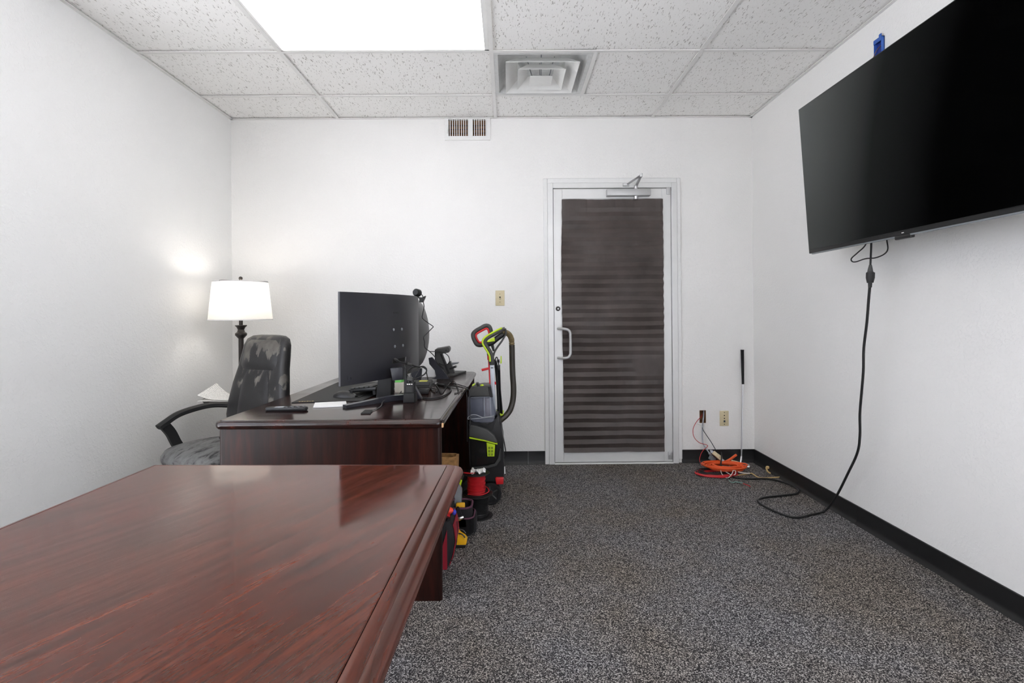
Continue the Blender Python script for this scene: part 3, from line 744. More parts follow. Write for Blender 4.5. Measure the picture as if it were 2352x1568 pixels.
oc.solo('orange_cable_coil', 'orange', 'coiled bright orange cable lying on the carpet in the corner', 'cable')
cb_ = PZ(1642, 1083, 0.01)
coil(cb_, 0.140, 0.085, 7, 0.0045, 0.006, 0.02, 9, 0.012).solo('black_wire_coil', 'cable', 'flat coil of thin black wire under the orange cable coil', 'wire')
coil(cb_+Vector((0.0, -0.030, 0)), 0.142, 0.082, 5, 0.0045, 0.006, 0.014, 12, 0.006).solo('red_wire_coil', 'red_wire', 'coil of thin red wire on the carpet at the front of the orange coil', 'wire')
Yw = D-0.02
MB().tube([PY(1613, 950, D+0.03), PY(1610, 957, D-0.006), PY(1600, 968, Yw), PY(1592, 985, Yw), PY(1594, 1003, Yw-0.02), PY(1606, 1016, Yw-0.04), PY(1622, 1021, Yw-0.05), PY(1625, 1025, Yw-0.06), PY(1615, 1034, Yw-0.07), PY(1609, 1045, Yw-0.08), PY(1607, 1058, Yw-0.1), PY(1613, 1070, Yw-0.12)], 0.0024, 6).solo('red_wire', 'red_wire', 'single red wire curling from the wall hole down to the floor', 'wire')
MB().tube([PY(1614.5, 944, D+0.03), PY(1615, 955, D-0.004), PY(1614, 975, D-0.012), PY(1614, 985, Yw), PY(1622, 998, Yw), PY(1634, 1016, Yw-0.03), PY(1644, 1033, Yw-0.06)], 0.0026, 6).solo('black_wire', 'cable', 'single thin black wire slanting from the wall hole to the loose receptacle', 'wire')
fc = MB(); pth = catmull([PY(1616.5, 942, D+0.03), PY(1616, 956, D-0.006), PY(1614, 975, D-0.014), PY(1613, 1000, Yw), PY(1615, 1018, Yw-0.02), PY(1622, 1030, Yw-0.05), PY(1631, 1043, Yw-0.10)], 14)
for k, p in enumerate(pth[:-1]):
    pass
fc.tube(pth, 0.005, 8, 0, rad=lambda t: 0.0056 if int(t*(len(pth)-1)) % 2 else 0.0042)
fc.solo('flexible_conduit', 'silver', 'ribbed metal flexible conduit running from the wall hole to the loose receptacle', 'conduit', smooth=0)
# loose receptacle with its metal strap
rc = thing('loose_receptacle', 'ivory receptacle with metal strap pulled off the wall, lying on the orange coil', 'outlet', PZ(1648, 1062, 0.06))
ra, rb = PY(1634, 1036, 3.93), PY(1661, 1058, 3.90)
ax = (rb-ra).normalized(); sdv = ax.cross(Vector((0, -1, 0.3))).normalized(); nv = sdv.cross(ax)
def obox(c, hx, hy, hz, bev=0.002):
    m = MB(); Mx = Matrix((ax, sdv, nv)).transposed().to_4x4(); Mx.translation = c
    return m.box((-hx, -hy, -hz), (hx, hy, hz), bev, 1, Mx)
mid = (ra+rb)/2
obox(mid, 0.055, 0.010, 0.001, 0).build('metal_strap', 'silver', rc)
obox(mid+nv*0.009+ax*0.012, 0.020, 0.015, 0.009).build('receptacle_face', 'ivory', rc)
obox(mid+nv*0.008-ax*0.024, 0.016, 0.014, 0.008).build('receptacle_face', 'ivory', rc)
obox(mid-nv*0.012, 0.034, 0.016, 0.012).build('receptacle_body', 'black_plastic', rc)
for s_ in (-0.004, 0.004): obox(mid+nv*0.0185+ax*0.016+sdv*s_, 0.003, 0.0012, 0.0006, 0).build('slot', 'dark', rc)
obox(ra-ax*0.006+nv*0.0005, 0.006, 0.006, 0.002).build('strap_ear', 'silver', rc)
hb2 = thing('junction_box', 'small grey metal junction box at the end of the flexible conduit', 'box', PZ(1633, 1066, 0.0))
Mx = Matrix.Translation(PY(1636, 1052, 3.98)) @ Matrix.Rotation(0.5, 4, 'Y')
MB().box((-0.02, -0.02, -0.018), (0.02, 0.02, 0.018), 0.003, 1, Mx).build('metal_body', 'grey', hb2)
MB().cyl(PY(1629, 1040, 3.98), PY(1634, 1047, 3.98), 0.009, seg=10).build('conduit_fitting', 'silver', hb2)
MB().tube([PY(1656, 1038, 3.90), PY(1657.5, 1045, 3.88), PY(1656, 1065, 3.84), PY(1657, 1082, 3.80), PY(1662, 1090, 3.76), PZ(1675, 1098, 0.008)], 0.005, 8).solo('black_cord_tail', 'cable', 'black cord tail dropping from the receptacle over the front of the orange coil', 'cord')
MB().tube([PY(1655, 1078, 3.74), PY(1658, 1088, 3.71), PY(1666, 1096, 3.68), PZ(1674, 1096, 0.02), PY(1682, 1086, 3.69), PY(1684, 1080, 3.71), PY(1689, 1081, 3.71), PY(1689, 1088, 3.70), PY(1682, 1091, 3.70), PY(1670, 1085, 3.73), PY(1660, 1078, 3.76)], 0.0026, 6).solo('white_wire', 'white_wire', 'looped white wire hanging in front of the orange cable coil', 'wire')
tp = [PZ(u, v, 0.006) for u, v in ((1690, 1092), (1722, 1087), (1729, 1088), (1742, 1096), (1760, 1097), (1796, 1095))]
MB().tube(tp, 0.004, 6, 4).solo('tan_cable_sheath', 'tan', 'strip of tan cable sheath bent along the carpet to the right baseboard', 'cable')
MB().tube([PY(1695, 1083, 3.74), PY(1708, 1086, 3.72), PZ(1722, 1087, 0.012)], 0.0042, 6).solo('white_cable_end', 'white_wire', 'short white cable end poking out right of the orange coil', 'cable')
MB().tube([PZ(u, v, 0.005) for u, v in ((1674, 1102), (1678, 1106), (1684, 1108), (1688, 1106), (1696, 1107), (1706, 1109))], 0.0028, 6).solo('green_wire_scrap', 'teal', 'pale green wire scrap on the carpet in front of the orange coil', 'wire')
MB().tube([PZ(u, v, 0.005) for u, v in ((1707, 1109.5), (1712, 1112), (1718, 1114), (1723, 1117))], 0.0028, 6).solo('red_tipped_scrap', 'red_wire', 'short dark red wire scrap lying past the green one', 'wire')
m = MB(); a = PZ(1761, 1071, 0.0)
m.tube([PZ(1763, 1072, 0.03), PZ(1760, 1074, 0.012), PZ(1763, 1082, 0.008), PZ(1769, 1086, 0.008)], 0.006, 8, 5)
m.box(PZ(1764, 1074, 0.022)-Vector((0.012, 0.01, 0.006)), PZ(1764, 1074, 0.022)+Vector((0.012, 0.01, 0.012)), 0.003, 1)
m.solo('cable_clip', 'tan', 'small tan cable clip on the carpet against the right baseboard', 'clip')
m = MB(); Mx = Matrix.Translation(PZ(1689, 1061, 0.05)) @ Matrix.Rotation(-0.25, 4, 'Z') @ Matrix.Rotation(0.2, 4, 'Y')
m.box((-0.028, -0.012, -0.008), (0.028, 0.012, 0.008), 0.002, 1, Mx)
m.tube([PZ(1683, 1065, 0.03), PZ(1690, 1067, 0.04), PZ(1698, 1066, 0.035)], 0.004, 6)
m.solo('wire_connector', 'ivory', 'cream wire connector block lying behind the orange coil by the club head', 'connector')

# ------------------------------------------------------------------ near table
tb = thing('wooden_table', 'large reddish mahogany table with moulded edge in the foreground', 'table', (-0.585, 0.55, 0))
TX0, TX1, TY0, TY1, TZ = -0.995, -0.1715, -0.36, 1.452, 0.75
TM = Matrix.Translation((TX1, TY1, 0)) @ Matrix.Rotation(-0.030, 4, 'Z') @ Matrix.Translation((-TX1, -TY1, 0))
mcx, mcy, mw, md = (TX0+TX1)/2, (TY0+TY1)/2, TX1-TX0, TY1-TY0
def loft(profile, w_, d_, cx_, cy_, r0=0.004, n=3, rk=1.0):
    Rg = []
    for o, z in profile: Rg.append([Vector((cx_+x, cy_+y, z)) for x, y in rrect(w_+2*o, d_+2*o, max(0.001, r0+o*rk), n)])
    return Rg
MB().rings(loft([(-0.002, TZ-0.030), (-0.002, TZ-0.0015), (-0.0035, TZ)], mw, md, mcx, mcy)).xf(TM).build('table_top', 'table_top', tb, 40)
ed = [(-0.0018, TZ-0.034), (-0.0018, TZ-0.003), (0.0, TZ-0.0005), (0.006, TZ-0.001), (0.016, TZ-0.005), (0.019, TZ-0.009), (0.021, TZ-0.0085), (0.029, TZ-0.010), (0.036, TZ-0.015), (0.040, TZ-0.022), (0.041, TZ-0.030), (0.038, TZ-0.036), (0.030, TZ-0.038), (-0.0018, TZ-0.034)]
MB().rings(loft(ed, mw, md, mcx, mcy, rk=0.35), (False, False)).xf(TM).build('edge_moulding', 'table_edge', tb, 50)
m = MB(); m.box((TX0+0.06, TY0+0.12, 0.64), (TX1-0.06, TY0+0.15, TZ-0.031)); m.xf(TM).build('apron', 'desk_panel', tb, 0); m = MB(); m.box((TX0+0.06, TY1-0.26, 0.64), (TX1-0.06, TY1-0.23, TZ-0.03)); m.xf(TM).build('apron', 'desk_panel', tb, 0)
for y in (TY0+0.16, TY1-0.30):
    MB().box((TX0+0.10, y, 0.0), (TX1-0.18, y+0.045, TZ-0.0335), 0.004, 1).xf(TM).build('leg_panel', 'desk_panel', tb)

# ------------------------------------------------------------------ desk
DK = Matrix.Translation((-0.272, 2.118, 0)) @ Matrix.Rotation(-0.014, 4, 'Z')
DW, DL, DZ = 0.922, 1.78, 0.742
dk = thing('office_desk', 'dark mahogany office desk with monitors on it against the left side', 'desk', (-0.70, 3.0, 0))
pf = [(-0.004, DZ-0.036), (0.004, DZ-0.035), (0.010, DZ-0.029), (0.013, DZ-0.020), (0.012, DZ-0.011), (0.006, DZ-0.0045), (-0.002, DZ-0.003), (-0.004, DZ-0.0005), (-0.007, DZ)]
MB().rings(loft(pf, DW-0.012, DL-0.012, -DW/2, DL/2, 0.022, 5)).xf(DK).build('desk_top', 'desk_top', dk, 40)
m = MB(); m.rings([[Vector((-DW/2+x, 0.034+y, z)) for x, y in rrect(DW-0.012, 0.036, 0.015, 4)] for z in (0.0, DZ-0.036)]); m.xf(DK).build('end_panel', 'desk_panel', dk, 40)
m = MB(); m.rings([[Vector((-DW/2+x, DL-0.034+y, z)) for x, y in rrect(DW-0.012, 0.036, 0.015, 4)] for z in (0.0, DZ-0.036)]); m.xf(DK).build('end_panel', 'desk_panel', dk, 40)
MB().box((-0.50, 0.052, 0.12), (-0.48, DL-0.052, DZ-0.037)).xf(DK).build('modesty_panel', 'desk_panel', dk, 0)
m = MB(); m.box((0.0005, -0.009, DZ-0.031), (0.008, 0.001, DZ-0.013), 0.002, 1); m.xf(DK).build('chipped_corner', 'chip', dk)

# remote
def on(u, v, dz=0.0): return PZ(u, v, DZ+dz)
rm = thing('remote_control', 'slim black remote control lying at the near end of the desk', 'remote', on(651, 948))
a, b = PZ(603, 947, DZ), PZ(699, 946, DZ); a.y = b.y = 2.345
d_ = (b-a).normalized(); s_ = Vector((-d_.y, d_.x, 0)); Mx = Matrix((d_, s_, Vector((0, 0, 1)))).transposed().to_4x4(); Mx.translation = (a+b)/2
hl = (b-a).length/2
MB().rings([[Mx @ Vector((x, y, z)) for x, y in rrect(2*hl*f_, 0.040*f2, 0.012, 4)] for f_, f2, z in ((0.96, 0.8, 0), (1, 1, 0.006), (1, 1, 0.013), (0.97, 0.86, 0.0175))]).build('case', 'black_plastic', rm)
for k in range(10):
    for j in (-0.010, 0.0, 0.010):
        MB().box((-hl*0.05+k*0.009-0.003, j-0.003, 0.0172), (-hl*0.05+k*0.009+0.003, j+0.003, 0.0192), 0.0008, 1, Mx).build('button', 'soft_black' if (k+int(j*100)) % 3 else 'grey', rm)
m = MB(); m.box((-hl*0.55, -0.012, 0.0172), (-hl*0.15, 0.012, 0.0182), 0, 1, Mx); m.build('nav_pad', 'silver', rm)

# desk mat, mouse, keyboard
mat_ = thing('desk_mat', 'thin black desk mat under the keyboard and mouse', 'mat', (-0.86, 2.8, DZ))
mp_ = [Vector((-1.055, 2.548, DZ+0.0005)), Vector((-0.725, 2.585, DZ+0.0005)), Vector((-0.66, 3.30, DZ+0.0005)), Vector((-1.075, 3.30, DZ+0.0005))]
MB().prism(mp_, (0, 0, 0.0035)).build('pad', 'soft_black', mat_, 0)
m = MB()
for k in range(6):
    p = Vector((-1.028+k*0.012, 2.566+0.002*k, DZ+0.004)); m.box(p, p+Vector((0.008, 0.010 if k % 2 else 0.006, 0.0006)))
m.build('stitched_mark', 'tan', mat_, 0)
ZP = DZ+0.004
ms = thing('computer_mouse', 'black computer mouse on the desk mat in front of the monitor', 'mouse', (-0.86, 2.68, ZP))
a, b = PZ(763, 912, ZP+0.01), PZ(814, 913, ZP+0.01); a.y, b.y = 2.715, 2.685; a.x -= 0.012; b.x -= 0.012
d_ = (b-a).normalized(); s_ = Vector((-d_.y, d_.x, 0)); MxM = Matrix((d_, s_, Vector((0, 0, 1)))).transposed().to_4x4(); MxM.translation = Vector(((a.x+b.x)/2, (a.y+b.y)/2, ZP))
hl = (b-a).length/2; Rg = []
for k in range(9):
    t = k/8; x = -hl+2*hl*t; h_ = 0.036*math.sin(math.pi*(0.12+0.80*t))**0.7*(1.0-0.22*t); wd = 0.033*(math.sin(math.pi*(0.10+0.80*t))**0.45)
    Rg.append([MxM @ Vector((x, wd*math.cos(q_), max(0.001, h_*math.sin(q_)) if math.sin(q_) > 0 else 0.001)) for q_ in (math.pi*i/8 for i in range(9))])
MB().rings(Rg).build('shell', 'black_plastic', ms, 60)
m = MB(); m.lathe([(0.008, -0.004), (0.008, 0.004)], MxM @ Vector((hl*0.55, 0, 0.026)), 12, (MxM.to_3x3() @ Matrix.Rotation(math.pi/2, 3, 'X'))); m.build('scroll_wheel', 'soft_black', ms)
MB().tube([PZ(815, 912, ZP+0.01), PZ(824, 912, ZP+0.003), PZ(836, 906, ZP+0.003), PZ(848, 902, ZP+0.003), PZ(862, 903, ZP+0.003), PZ(875, 906, ZP+0.003)], 0.0018, 6).build('cord', 'cable', ms)

kb = thing('computer_keyboard', 'black keyboard standing tilted on the desk mat behind the mouse', 'keyboard', (-0.70, 2.945, ZP))
kd = Vector((0.35, 0.94, 0)).normalized(); ks = Vector((kd.y, -kd.x, 0))
MxK = Matrix((ks, kd, Vector((0, 0, 1)))).transposed().to_4x4() @ Matrix.Rotation(-0.13, 4, 'Y'); MxK.translation = Vector((-0.700, 2.945, ZP+0.030))
m = MB(); m.box((-0.085, -0.205, -0.012), (0.085, 0.205, 0.006), 0.004, 2, MxK); m.build('case', 'black_plastic', kb)
key0 = None
for i in range(5):
    for j in range(16):
        if i == 0 and 4 <= j <= 9 and j != 4: continue
        wdt = 0.0105 if not (i == 0 and j == 4) else 0.07
        cy0 = -0.192+j*0.0255 + (0.062 if wdt > 0.05 else 0)
        mloc = MxK @ Vector((-0.062+i*0.030, cy0, 0.006))
        MB().box((-0.012, -wdt, 0.0), (0.012, wdt, 0.008), 0.002, 1, Matrix.Translation(mloc) @ MxK.to_3x3().to_4x4()).build('key', 'dgrey', kb)
m = MB(); m.box((0.055, -0.19, -0.035), (0.07, -0.17, -0.012), 0, 1, MxK); m.build('foot', 'black_plastic', kb); m = MB(); m.box((0.055, 0.17, -0.035), (0.07, 0.19, -0.012), 0, 1, MxK); m.build('foot', 'black_plastic', kb)

# small white pad, black puck with cord
MB().prism([on(719.5, 937), on(723, 927.5), on(795, 924), on(797, 934)], (0, 0, 0.007), 0.0015, 1).solo('white_note_pad', 'white_plastic', 'small white note pad lying beside the left monitor foot', 'note pad')
pk = thing('flat_sensor', 'flat black square device with a thin cord near the desk edge', 'sensor', on(843, 948))
MB().prism([on(828.5, 951.5), on(838, 943.5), on(856, 943.2), on(851, 951)], (0, 0, 0.006), 0.0012, 1).build('body', 'soft_black', pk)
MB().tube([on(853, 945, 0.004), on(858, 941, 0.004), on(866, 938, 0.004), on(875, 932, 0.004), on(879, 922, 0.012), on(886, 917, 0.012)], 0.0019, 6).build('cord', 'cable_grey', pk)

# ------------------------------------------------------------------ monitors
def monitor(name, label, near, far, zb, zt, curve, dome, mat, thick):
    near, far = Vector((*near, 0)), Vector((*far, 0)); e_ = (far-near).normalized(); n_ = Vector((e_.y, -e_.x, 0)); W_ = (far-near).length
    root = thing(name, label, 'monitor', (near+far)/2 + Vector((0, 0, DZ)))
    def pos(a, b, d): return near + e_*(W_*a) + n_*(curve*(1-(2*a-1)**2) + d) + Vector((0, 0, zb+(zt-zb)*b))
    def backd(a, b): return thick + dome*((1-(2*a-1)**2)**0.8)*((1-(2*b-1)**2)**0.7)
    m = MB(); nu, nv = 28, 14
    g = [[m.bm.verts.new(pos(i/nu, j/nv, backd(i/nu, j/nv))) for j in range(nv+1)] for i in range(nu+1)]
    h = [[m.bm.verts.new(pos(i/nu, j/nv, 0)) for j in range(nv+1)] for i in range(nu+1)]
    for i in range(nu):
        for j in range(nv):
            m.bm.faces.new((g[i][j], g[i+1][j], g[i+1][j+1], g[i][j+1])); m.bm.faces.new((h[i][j+1], h[i+1][j+1], h[i+1][j], h[i][j]))
        m.bm.faces.new((g[i+1][0], g[i][0], h[i][0], h[i+1][0])); m.bm.faces.new((g[i][nv], g[i+1][nv], h[i+1][nv], h[i][nv]))
    for j in range(nv):
        m.bm.faces.new((g[0][j], g[0][j+1], h[0][j+1], h[0][j])); m.bm.faces.new((g[nu][j+1], g[nu][j], h[nu][j], h[nu][j+1]))
    m.build('back_shell', mat, root, 50)
    MB().sheet(lambda a, b: pos(0.012+a*0.976, 0.02+b*0.965, -0.0012), 20, 4, 0.0008).build('display', 'soft_black', root)
    return root, pos, backd, e_, n_
mA, pA, bA, eA, nA = monitor('computer_monitor', 'large dark curved monitor seen from behind, nearest on the desk', (-0.757, 2.335), (-0.520, 2.985), 0.850, 1.272, 0.040, 0.022, 'monitor', 0.010)
def onA(u, v):
    """back-surface parameters of the first monitor that project to this photo point"""
    best = None
    for i in range(61):
        for j in range(41):
            p = pA(i/60, j/40, bA(i/60, j/40)); q = proj(p); d = (q[0]-u)**2+(q[1]-v)**2
            if best is None or d < best[0]: best = (d, i/60, j/40)
    return best[1], best[2]
def proj(p):
    x, y, z = p.x, p.y, p.z-CAMH
    c, s = math.cos(YAW), math.sin(YAW); x, y = c*x-s*y, s*x+c*y
    u, v = F*x/y, -F*z/y; c, s = math.cos(ROLL), math.sin(ROLL)
    return CX+c*u-s*v, CY+s*u+c*v
def frameA(u, v, d=0.0):
    a, b = onA(u, v); p = pA(a, b, bA(a, b)+d); px = pA(a+0.02, b, bA(a+0.02, b)+d); t = (px-p).normalized(); n_ = t.cross(Vector((0, 0, 1))).normalized()
    Mx = Matrix((t, n_, Vector((0, 0, 1)))).transposed().to_4x4(); Mx.translation = p; return Mx
for u, v in ((905, 759), (923, 758), (907, 795), (925, 793)):
    Mx = frameA(u, v); MB().lathe([(0.0075, -0.003), (0.0075, 0.003), (0.004, 0.005)], (0, 0, 0), 10, Matrix.Rotation(-math.pi/2, 3, 'X')).xf(Mx).build('mount_screw', 'grey', mA)
Mx = frameA(803, 869); MB().lathe([(0.011, -0.003), (0.011, 0.002), (0.0085, 0.0025), (0.0085, 0.0)], (0, 0, 0), 20, Matrix.Rotation(-math.pi/2, 3, 'X')).xf(Mx).build('joystick_ring', 'stand', mA)
Mx = frameA(915, 828); MB().box((-0.062, -0.006, -0.011), (0.062, 0.0012, 0.011), 0.002, 1).xf(Mx).build('port_recess', 'dark', mA)
Mx = frameA(910, 720)
for k in range(5): MB().box((-0.026+k*0.0105, -0.001, -0.004), (-0.019+k*0.0105, 0.0008, 0.004), 0, 1).xf(Mx).build('embossed_letter', 'black_plastic', mA, 0)
pc = pA(0.52, 0.10, 0.035)
jn = Vector((-0.585, 2.655, DZ))
# neck, post, feet
m = MB(); q0 = pA(0.42, 0.02, bA(0.42, 0.02)); q1 = pA(0.62, 0.02, bA(0.62, 0.02))
m.prism([PY(896, 846, 2.56), PY(925, 843, 2.56), PY(926, 872, 2.56), PY(901, 874, 2.56)], (0.0, 0.035, 0), 0.004, 2); m.build('neck', 'stand', mA)
m = MB(); m.prism([PY(868, 868, 2.64), PY(899, 862, 2.64), PY(897, 914.5, 2.64), PY(863, 914.5, 2.64)], (0.006, 0.05, 0), 0.004, 2); m.build('post', 'soft_black', mA)
f0, f1, f2 = Vector((-0.752, 2.402, DZ)), Vector((-0.575, 2.600, DZ)), Vector((-0.432, 2.672, DZ))
def foot(pts, hs, wd):
    Rg = []
    for i, p in enumerate(pts):
        t = (pts[min(i+1, len(pts)-1)]-pts[max(i-1, 0)]).normalized(); s_ = Vector((-t.y, t.x, 0))*wd
        Rg.append([p-s_+Vector((0, 0, 0.0005)), p+s_+Vector((0, 0, 0.0005)), p+s_+Vector((0, 0, hs[i])), p-s_+Vector((0, 0, hs[i]))])
    return MB().rings(Rg)
foot([f0, f0+(f1-f0)*0.3, f0+(f1-f0)*0.7, f1, f1+Vector((0.06, 0.03, 0))], [0.014, 0.017, 0.023, 0.026, 0.026], 0.016).build('foot', 'stand', mA, 30)
m = MB(); m.prism([PY(945, 884, 2.62), PY(951, 886, 2.62), PY(968, 916.5, 2.62), PY(938, 918.5, 2.62), PY(930, 905, 2.62)], (0.004, 0.03, 0), 0.003, 1); m.build('foot', 'stand', mA)

mB, pB_, bB, eB, nB = monitor('computer_monitor', 'second curved dark grey monitor seen edge-on behind the nearest one', (-0.585, 2.99), (-0.640, 3.62), 0.832, 1.262, 0.030, 0.070, 'monitor2', 0.012)
m = MB(); m.prism([PY(984, 822, 3.40), PY(992, 820, 3.40), PY(1000, 829, 3.40), PY(1033, 870, 3.40), PY(1020, 870.5, 3.40), PY(990, 870, 3.40), PY(1003, 866, 3.40), PY(999, 850, 3.40), PY(986, 836, 3.40)], (0, 0.02, 0), 0.002, 1); m.build('stand_leg', 'stand', mB)
m = MB(); m.prism([PY(942, 848, 3.30), PY(968, 846, 3.30), PY(966, 872, 3.30), PY(946, 872, 3.30)], (0, 0.04, 0), 0.003, 1); m.build('neck', 'stand', mB)

# webcam
wc = thing('webcam', 'black webcam clipped on the top right corner of the nearest monitor', 'webcam', PY(966, 690, 2.80))
Yc = 2.80
m = MB(); m.tube([PY(953.5, 671, Yc-0.03), PY(955, 671, Yc-0.02), PY(962, 673, Yc), PY(965, 674, Yc+0.01)], 0.012, 14, 0, rad=lambda t: (0.014, 0.020, 0.020, 0.012)[min(3, int(t*3.01))]); m.build('camera_head', 'black_plastic', wc)
m = MB(); m.prism([PY(957, 680, Yc), PY(968, 684, Yc), PY(977, 679, Yc), PY(976, 683, Yc), PY(971, 694, Yc), PY(962, 694, Yc), PY(964, 686, Yc)], (0, 0.03, 0), 0.002, 1); m.build('clip', 'black_plastic', wc)
MB().tube([PY(964, 672, Yc), PY(971, 680, Yc-0.02), PY(972, 692, Yc-0.02), PY(974, 704, Yc), PY(971, 720, Yc), PY(970, 730, Yc), PY(980, 739, Yc), PY(993, 748, Yc), PY(995, 750.5, Yc), PY(993, 753, Yc), PY(980, 766, Yc), PY(973, 774, Yc), PY(975, 785, Yc), PY(976, 798, Yc), PY(988, 808, Yc), PY(999, 820, Yc+0.1), PY(1003, 832, Yc+0.25), PY(1015, 846, Yc+0.3), PY(1030, 864, Yc+0.3), on(1038, 879, 0.004), on(1050, 888, 0.003), on(1054, 900, 0.003), on(1044, 903, 0.003)], 0.0024, 6).build('cord', 'cable', wc)

# two-way radio in its charger
rd = thing('two_way_radio', 'black two-way radio with stub antenna standing by the monitor foot', 'radio', on(943, 924))
Yr = 2.535
pr_ = [PY(927, 924.5, Yr), PY(950, 924, Yr), PY(950.5, 878, Yr), PY(927.5, 880, Yr)]
MB().prism(pr_, (0.004, 0.034, 0), 0.004, 2).build('body', 'soft_black', rd)
MB().prism([PY(925.5, 925.5, Yr-0.012), PY(952, 925, Yr-0.012), PY(951.5, 902, Yr-0.012), PY(926.5, 903, Yr-0.012)], (0.004, 0.062, 0), 0.005, 2).build('charger_cradle', 'soft_black', rd)
MB().tube([PY(932, 882, Yr+0.015), PY(931.5, 860, Yr+0.015), PY(931, 846, Yr+0.015)], 0.0075, 10, 0, rad=lambda t: 0.0078-0.001*t).build('antenna', 'soft_black', rd)
for u in (939, 946): MB().cyl(PY(u, 882, Yr+0.015), PY(u, 872, Yr+0.015), 0.007, seg=12).build('control_knob', 'black_plastic', rd)
MB().box(PY(934, 875, Yr+0.005), PY(950, 866, Yr+0.03), 0.003, 1).build('belt_clip', 'dgrey', rd)
for a, b in ((934.5, 938), (938.6, 942.5), (944, 947.5)): MB().box(PY(a, 883.2, Yr-0.0015), PY(b, 880.9, Yr+0.002)).build('label_print', 'paper', rd, 0)
for k in range(5): MB().box(PY(933, 888+k*2.7, Yr-0.0012), PY(946, 889+k*2.7, Yr+0.002)).build('speaker_slot', 'dgrey', rd, 0)

# boxes behind the monitors
bxg = thing('cardboard_box', 'small beige box standing on the desk behind the monitor post', 'box', (-0.597, 2.878, DZ))
MB().box((-0.622, 2.855, DZ), (-0.572, 2.90, DZ+0.056), 0.002, 1).build('carton', 'beige_box', bxg)
MB().prism([Vector((-0.620, 2.857, DZ+0.0565)), Vector((-0.586, 2.857, DZ+0.0565)), Vector((-0.576, 2.897, DZ+0.0565)), Vector((-0.612, 2.897, DZ+0.0565))], (0, 0, 0.016), 0.001, 1).solo('green_note_block', 'green_note', 'bright green sticky note block on the small beige box', 'note block')
MB().box((-0.62, 3.55, DZ), (-0.50, 3.66, DZ+0.055), 0.003, 1).solo('white_carton', 'paper', 'small white carton behind the second monitor stand', 'box')
hub = thing('network_switch', 'small black device box with cables plugged in, behind the radio', 'network device', (-0.49, 2.95, DZ))
MB().box((-0.545, 2.90, DZ+0.0005), (-0.440, 3.00, DZ+0.030), 0.004, 1).build('lower_case', 'black_plastic', hub)
MB().box((-0.540, 2.905, DZ+0.030), (-0.436, 3.01, DZ+0.052), 0.004, 1).build('upper_case', 'dgrey', hub)
for k in range(4): MB().box((-0.535+k*0.024, 2.897, DZ+0.008), (-0.520+k*0.024, 2.906, DZ+0.022)).build('port', 'dark', hub, 0)
MB().box((-0.500, 2.92, DZ+0.0525), (-0.455, 2.96, DZ+0.0545)).solo('yellow_sticky_note', 'yellow_note', 'yellow sticky note on top of the small black device box', 'note')
ad2 = MB(); ad2.box((-0.485, 2.79, DZ+0.0005), (-0.430, 2.845, DZ+0.028), 0.005, 2); ad2.solo('power_adapter', 'black_plastic', 'black power adapter block lying in the cables behind the radio', 'adapter')

# desk cables, each its own object
def cable(pts, r, mat, name, label, seg=6, k=6): return MB().tube(pts, r, seg, k).solo(name, mat, label, 'cable')
v1 = frameA(906, 826).translation + nA*0.004; v2 = frameA(931, 822).translation + nA*0.004
vc = thing('video_cable', 'thick dark video cable plugged into the back of the nearest monitor', 'cable', v1)
MB().tube([v1, PY(920, 831, 2.60), PY(940, 836, 2.64), PY(960, 842, 2.70), PY(974, 842, 2.74), PY(980, 850, 2.74), PY(974, 860, 2.72), PY(958, 868, 2.70), PY(948, 872, 2.69), PY(947, 885, 2.66), PY(955, 900, 2.66), PY(966, 911, 2.66), on(985, 915, 0.005), on(1010, 912, 0.005), on(1030, 902, 0.005), on(1036, 892, 0.005), on(1024, 887, 0.005)], 0.0038, 8).build('cable', 'cable', vc)
MB().tube([PY(934, 834.2, 2.628), PY(944, 837.2, 2.648)], 0.0075, 10, 0).build('ferrite_core', 'dgrey', vc)
MB().tube([v1, v1+(PY(920, 831, 2.60)-v1)*0.5], 0.0065, 10, 0).build('plug', 'cable_grey', vc)
cable([v2, PY(931, 829, 2.66), PY(929, 838, 2.66), PY(931, 846, 2.62), PY(934, 856, 2.60), PY(940, 870, 2.60), on(955, 905, 0.02)], 0.0024, 'cable_grey', 'signal_cable', 'thin grey cable dropping from the right port of the nearest monitor')
cable([PY(934, 868, 2.62), PY(937, 852, 2.66), PY(950, 843, 2.72), PY(966, 842, 2.76), PY(978, 848, 2.76), PY(980, 858, 2.78), on(985, 880, 0.004), on(990, 893, 0.004), on(1000, 900, 0.004), on(1003, 895, 0.004), on(990, 891, 0.004), on(975, 892, 0.004)], 0.0028, 'cable', 'looped_cable', 'black cable arched over the radio and curling down onto the desk')
cable([PY(941, 868, 2.64), PY(946, 855, 2.68), PY(957, 846, 2.72), PY(965, 845, 2.74), PY(958, 857, 2.74), PY(952, 870, 2.72), PY(950, 890, 2.68), PY(960, 903, 2.66), PY(970, 915, 2.62)], 0.0024, 'cable_grey', 'arched_cable', 'grey cable arching behind the radio to the monitor foot')
cable([on(975, 881, 0.004), on(990, 873, 0.004), on(1005, 888, 0.004), on(1014, 903, 0.004), on(1026, 888, 0.004), on(1037, 876, 0.004), on(1046, 878, 0.004), on(1051, 892, 0.004), on(1053, 902, 0.003), on(1062, 893, 0.003)], 0.0022, 'cable', 'zigzag_cable', 'thin black cable zigzagging across the desk top behind the radio')
pcb = thing('usb_cable', 'black cable with an inline barrel running to the desk edge', 'cable', on(1010, 882))
